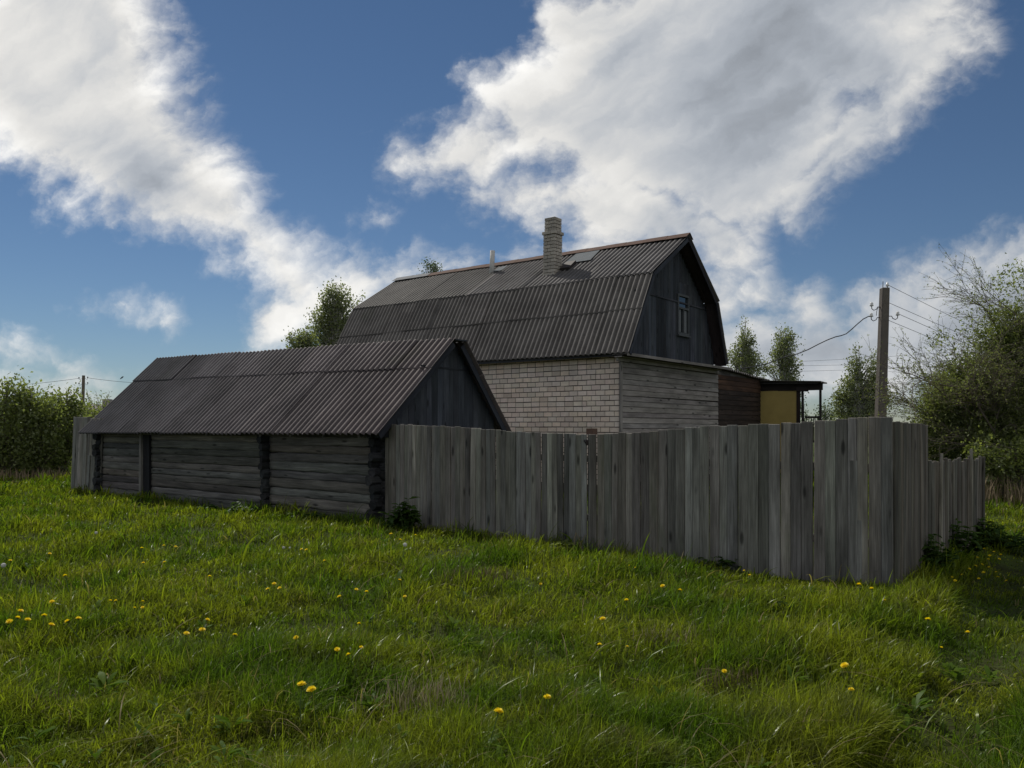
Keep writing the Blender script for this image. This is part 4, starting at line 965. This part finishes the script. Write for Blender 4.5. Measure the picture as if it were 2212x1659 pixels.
sets = [
 (z1([(900, 280), (1040, 263), (910, 375), (1045, 370), (315, 317), (65, 365), (1115, 268), (413, 460), (330, 632), (1330, 465)]), 'small yellow dandelion out in the far left grass before the log shed', .95),
 (z1([(130, 690), (110, 735), (60, 758), (175, 747), (325, 780), (280, 720)]), 'yellow dandelion in the cluster at the far left edge of the meadow', 1.0),
 (z1([(430, 757), (498, 738)]), 'one of two bright yellow dandelions side by side at left', 1.15),
 (z1([(1315, 748), (1283, 812), (1183, 835), (1490, 845)]), 'yellow dandelion in the loose group left of centre', 1.0),
 (z1([(855, 668), (905, 665), (905, 625), (735, 620), (700, 620)]), 'tiny pale yellow dandelion in the sparse grass left of centre', .7),
 (z1([(1740, 513), (1700, 547), (1775, 540)]), 'yellow dandelion in the trio in the middle distance left of centre', .95),
 (z1([(1945, 292), (2060, 363), (1915, 290)]), 'small orange yellow dandelion below the shed corner', .85),
 (z1([(1880, 862), (2140, 938), (2155, 597)]), 'lone yellow dandelion in the grass at the centre left', .95),
 (z1([(1915, 1170), (1978, 1203)]), 'one of two large yellow dandelions side by side near the bottom left of centre', 1.1),
 (z2([(373, 228), (470, 197), (315, 190)]), 'yellow dandelion beside the dark leafy weed at the fence', .95),
 (z2([(1265, 514), (403, 593), (95, 548), (160, 563), (370, 487), (112, 770), (45, 972), (125, 925)]), 'small yellow dandelion scattered in the central grass below the fence', .75),
 (z2([(2040, 528), (2150, 555), (1810, 621)]), 'yellow dandelion in the sunlit grass before the right half of the fence', .95),
 (z2([(1865, 405), (1828, 392), (1815, 915)]), 'tiny yellow flower on a tall stem near the right half of the fence', .5),
 (z3([(1120, 520), (1200, 545)]), 'one of two bright yellow dandelions at the foot of the fence corner', 1.0),
 (z3([(1283, 620), (1642, 925), (425, 450), (390, 425)]), 'small yellow flower in the grass near the fence corner', .65),
 (z3([(265, 1077), (1070, 1200)]), 'small yellow dandelion in the grass at lower right', .8),
 (z3([(1910, 437), (1860, 400), (1945, 410), (1990, 435), (1730, 490), (1775, 445), (1820, 420), (1880, 470), (2055, 490), (1915, 290), (1975, 315), (1950, 330), (2020, 330), (1870, 352), (1940, 352), (2010, 350), (1900, 395), (2000, 465), (1710, 465)]), 'dim yellow dandelion in the shady patch beside the low fence', .72)]
dparts = [hd0, st0]
for pts, lab, sc in sets:
    for (px, py) in pts: place(d0, dparts, px, py, lab, G, sc * random.uniform(.9, 1.12))
for (px, py), lab, sc in ((z2([(997, 1345)])[0], 'largest yellow dandelion, nearest the camera at the bottom centre', 1.15),
                      (z2([(1308, 1250)])[0], 'yellow dandelion just right of and behind the largest one', 1.0),
                      (z2([(1660, 742)])[0], 'bright yellow dandelion standing alone right of centre', 1.15),
                      (z2([(1640, 908)])[0], 'ragged yellow dandelion directly below the lone bright one', .9),
                      (z3([(1557, 745)])[0], 'bright yellow dandelion on the bank left of the path', 1.05),
                      (z3([(1810, 828)])[0], 'yellow dandelion at the very edge of the path', .95),
                      (z3([(1030, 1043)])[0], 'bright yellow dandelion alone in the lower right grass', 1.1)):
    place(d0, dparts, px, py, lab, G, sc)
for (px, py), lab, sc in ((z1([(22, 390)])[0], 'large round white dandelion clock at the left edge', 1.25), (z1([(1800, 273)])[0], 'left one of a pair of white dandelion clocks before the shed', .85),
                      (z1([(1840, 273)])[0], 'right one of a pair of white dandelion clocks before the shed', .7), (z1([(610, 180)])[0], 'far white dandelion clock in the left grass', 1.0),
                      (z2([(405, 258)])[0], 'white dandelion clock beside the dark leafy weed at the fence', 1.2)):
    place(c0_, [hd1, st1], px, py, lab, 'dandelion clocks in the meadow', sc)

# ------------------------------------------------------------------ weeds and dry stalks
def weed(px, py, hgt, rad, n, leaf, label, seed, mtl='weed_leaf'):
    g = np.random.default_rng(seed); random.seed(seed); d = F * CAMZ / (py - HY); x = (px - CX) / F * d
    r = thing('weed', (x, d, float(gz(x, d))), label, 'plant', 'leafy weeds at the foot of the shed and fence'); b = ORG[r]; mb = MB(); V = []; rn = []
    for k in range(n):
        a = g.uniform(0, 6.28); rr = rad * math.sqrt(g.random()); tp = b + np.array([math.cos(a) * rr, math.sin(a) * rr * .7, hgt * g.uniform(.45, 1) * (1 - .5 * (rr / rad) ** 2)])
        rt = b + np.array([math.cos(a) * rr * .4, math.sin(a) * rr * .3, -.02]); tube(mb, [rt, (rt + tp) / 2, tp], [.006, .005, .003], 5)
        for j in range(9):
            t = g.uniform(.3, 1); c = rt + (tp - rt) * t; aa = g.uniform(0, 6.28); dr = nrm(np.array([math.cos(aa), math.sin(aa), g.uniform(-.3, .5)])); sd = nrm(np.cross(dr, UP + .2 * g.normal(size=3))); nn = np.cross(sd, dr)
            L = leaf * g.uniform(.6, 1.3); w = L * .24
            V += [c, c + dr * L * .4 + sd * w + nn * L * .1, c + dr * L * .8 + sd * w * .6 - nn * L * .02, c + dr * L - nn * L * .15, c + dr * L * .8 - sd * w * .6 - nn * L * .02, c + dr * L * .4 - sd * w + nn * L * .1]
            rn += [g.random()] * 6
    mb.build('stems', M['bract'], r)
    V = np.array(V); m = len(V) // 6; bb = np.arange(m)[:, None] * 6
    raw_mesh('leaves', V, np.concatenate([bb + np.array([[0, 1, 2, 5]]), bb + np.array([[2, 3, 4, 5]])]), np.array(rn), M[mtl], r)
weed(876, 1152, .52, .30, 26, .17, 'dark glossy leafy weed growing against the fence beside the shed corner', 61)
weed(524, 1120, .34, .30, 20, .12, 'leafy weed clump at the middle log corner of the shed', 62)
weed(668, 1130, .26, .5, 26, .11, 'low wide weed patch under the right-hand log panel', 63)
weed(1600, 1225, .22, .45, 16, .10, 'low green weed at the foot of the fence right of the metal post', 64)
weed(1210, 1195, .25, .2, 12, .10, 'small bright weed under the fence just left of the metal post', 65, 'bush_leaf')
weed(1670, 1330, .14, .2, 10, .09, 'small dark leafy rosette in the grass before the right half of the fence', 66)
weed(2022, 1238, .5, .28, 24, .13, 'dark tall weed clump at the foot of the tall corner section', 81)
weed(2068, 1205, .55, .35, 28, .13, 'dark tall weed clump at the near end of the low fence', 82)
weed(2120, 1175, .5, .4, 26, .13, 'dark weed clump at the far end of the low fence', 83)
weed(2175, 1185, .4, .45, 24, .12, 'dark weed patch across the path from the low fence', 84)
weed(440, 1108, .2, .3, 12, .1, 'weed tuft under the long middle log panel', 67)
for i, (pts, lab) in enumerate(((((1238, 1180), (1244, 1150), (1232, 1178)), 'pair of dry pale stalks leaning together at the fence foot left of the metal post'), (((1075, 1182), (1084, 1160), (1090, 1148)), 'single dry stalk leaning at the fence foot'))):
    mb = MB(); d = F * CAMZ / (1190 - HY) - .35
    for k in range(2 if i == 0 else 1):
        off = np.array([.05 * k, 0, 0]); a = at(pts[0][0] + 22 * k, 1190, d); b = at(pts[1][0], pts[1][1], d); tube(mb, [a - UP * .05, (a + b) / 2 + UP * .02, b], [.006, .005, .003], 5)
    tag(mb.build('dry_stalk', M['straw']), lab, 'stalk')
def tuftstalks(cx, y0, n, spread, h0, label, seed, mtl='straw'):
    g = np.random.default_rng(seed); d = F * CAMZ / (y0 - HY); V = []; T_ = []
    xs = (cx - CX) / F * d + g.normal(size=n) * spread; ys = d + g.normal(size=n) * spread * .6
    for i in range(n):
        z0 = float(gz(xs[i], ys[i])); th = g.uniform(0, 6.28); h = h0 * g.uniform(.5, 1.2); l = h * g.uniform(.05, .45); ld = np.array([math.cos(th), math.sin(th), 0]); sd = np.array([-ld[1], ld[0], 0]) * max(.002, .0006 * d)
        r = np.array([xs[i], ys[i], z0]); m = r + UP * h * .6 + ld * l * .3; e = r + UP * h + ld * l; k = len(V)
        V += [r - sd, r + sd, m + sd, m - sd, e]; T_.append(k)
    V = np.array(V); T_ = np.array(T_)[:, None]
    o = raw_mesh('dry_grass', V, T_ + np.array([[0, 1, 2, 3]]), g.random(len(V)), M[mtl], None, T_ + np.array([[3, 2, 4]]))
    tag(o, label, None, None, 'stuff')
tuftstalks(930, 1535, 420, .20, .17, 'patch of matted dry straw in the foreground grass', 71, 'pale_straw')
tuftstalks(1002, 1262, 260, .22, .14, 'brownish dry patch in the middle of the meadow', 74)
tuftstalks(1570, 1480, 160, .12, .14, 'small dry patch in the right foreground', 75)
tuftstalks(1440, 1395, 150, .12, .15, 'wisp of dry grass under the lone bright dandelion', 76, 'pale_straw')
tuftstalks(20, 1560, 260, .18, .14, 'dry patch at the lower left edge of the meadow', 77)
tuftstalks(60, 1038, 450, 1.6, .35, 'brown dry stalks along the foot of the left bushes', 72)
tuftstalks(2185, 1095, 420, .9, .6, 'brown dry stalks beyond the path on the right', 73)
def rosettes():
    g = np.random.default_rng(404); V = []; rn = []
    for k in range(170):
        d = 1 / g.uniform(1 / 17, 1 / 3.4); x = g.uniform(-.66, .66) * d
        if (x - FC[0]) * FN[0] + (d - FC[1]) * FN[1] > -.35: continue
        b = np.array([x, d, float(gz(x, d)) + .02]); m = g.integers(6, 12); sz = g.uniform(.06, .115)
        for j in range(m):
            aa = g.uniform(0, 6.28); up = g.uniform(.35, 1.3); dr = nrm(np.array([math.cos(aa), math.sin(aa), up])); sd = nrm(np.cross(dr, UP)); nn = np.cross(sd, dr); L = sz * g.uniform(.6, 1.2); w = L * g.uniform(.12, .2)
            c = b + np.array([math.cos(aa), math.sin(aa), 0]) * .01 + UP * g.uniform(0, .07)
            V += [c, c + dr * L * .45 + sd * w + nn * L * .06, c + dr * L * .8 + sd * w * .7 - nn * L * .08, c + dr * L - nn * L * .22, c + dr * L * .8 - sd * w * .7 - nn * L * .08, c + dr * L * .45 - sd * w + nn * L * .06]; rn += [g.random()] * 6
    V = np.array(V); bb = np.arange(len(V) // 6)[:, None] * 6
    o = raw_mesh('ground_weeds', V, np.concatenate([bb + np.array([[0, 1, 2, 5]]), bb + np.array([[2, 3, 4, 5]])]), np.array(rn), M['rosette'])
    tag(o, 'broad leaved weeds and dandelion leaves scattered through the meadow grass', None, None, 'stuff')
rosettes()
print('objects', len(SC.objects))
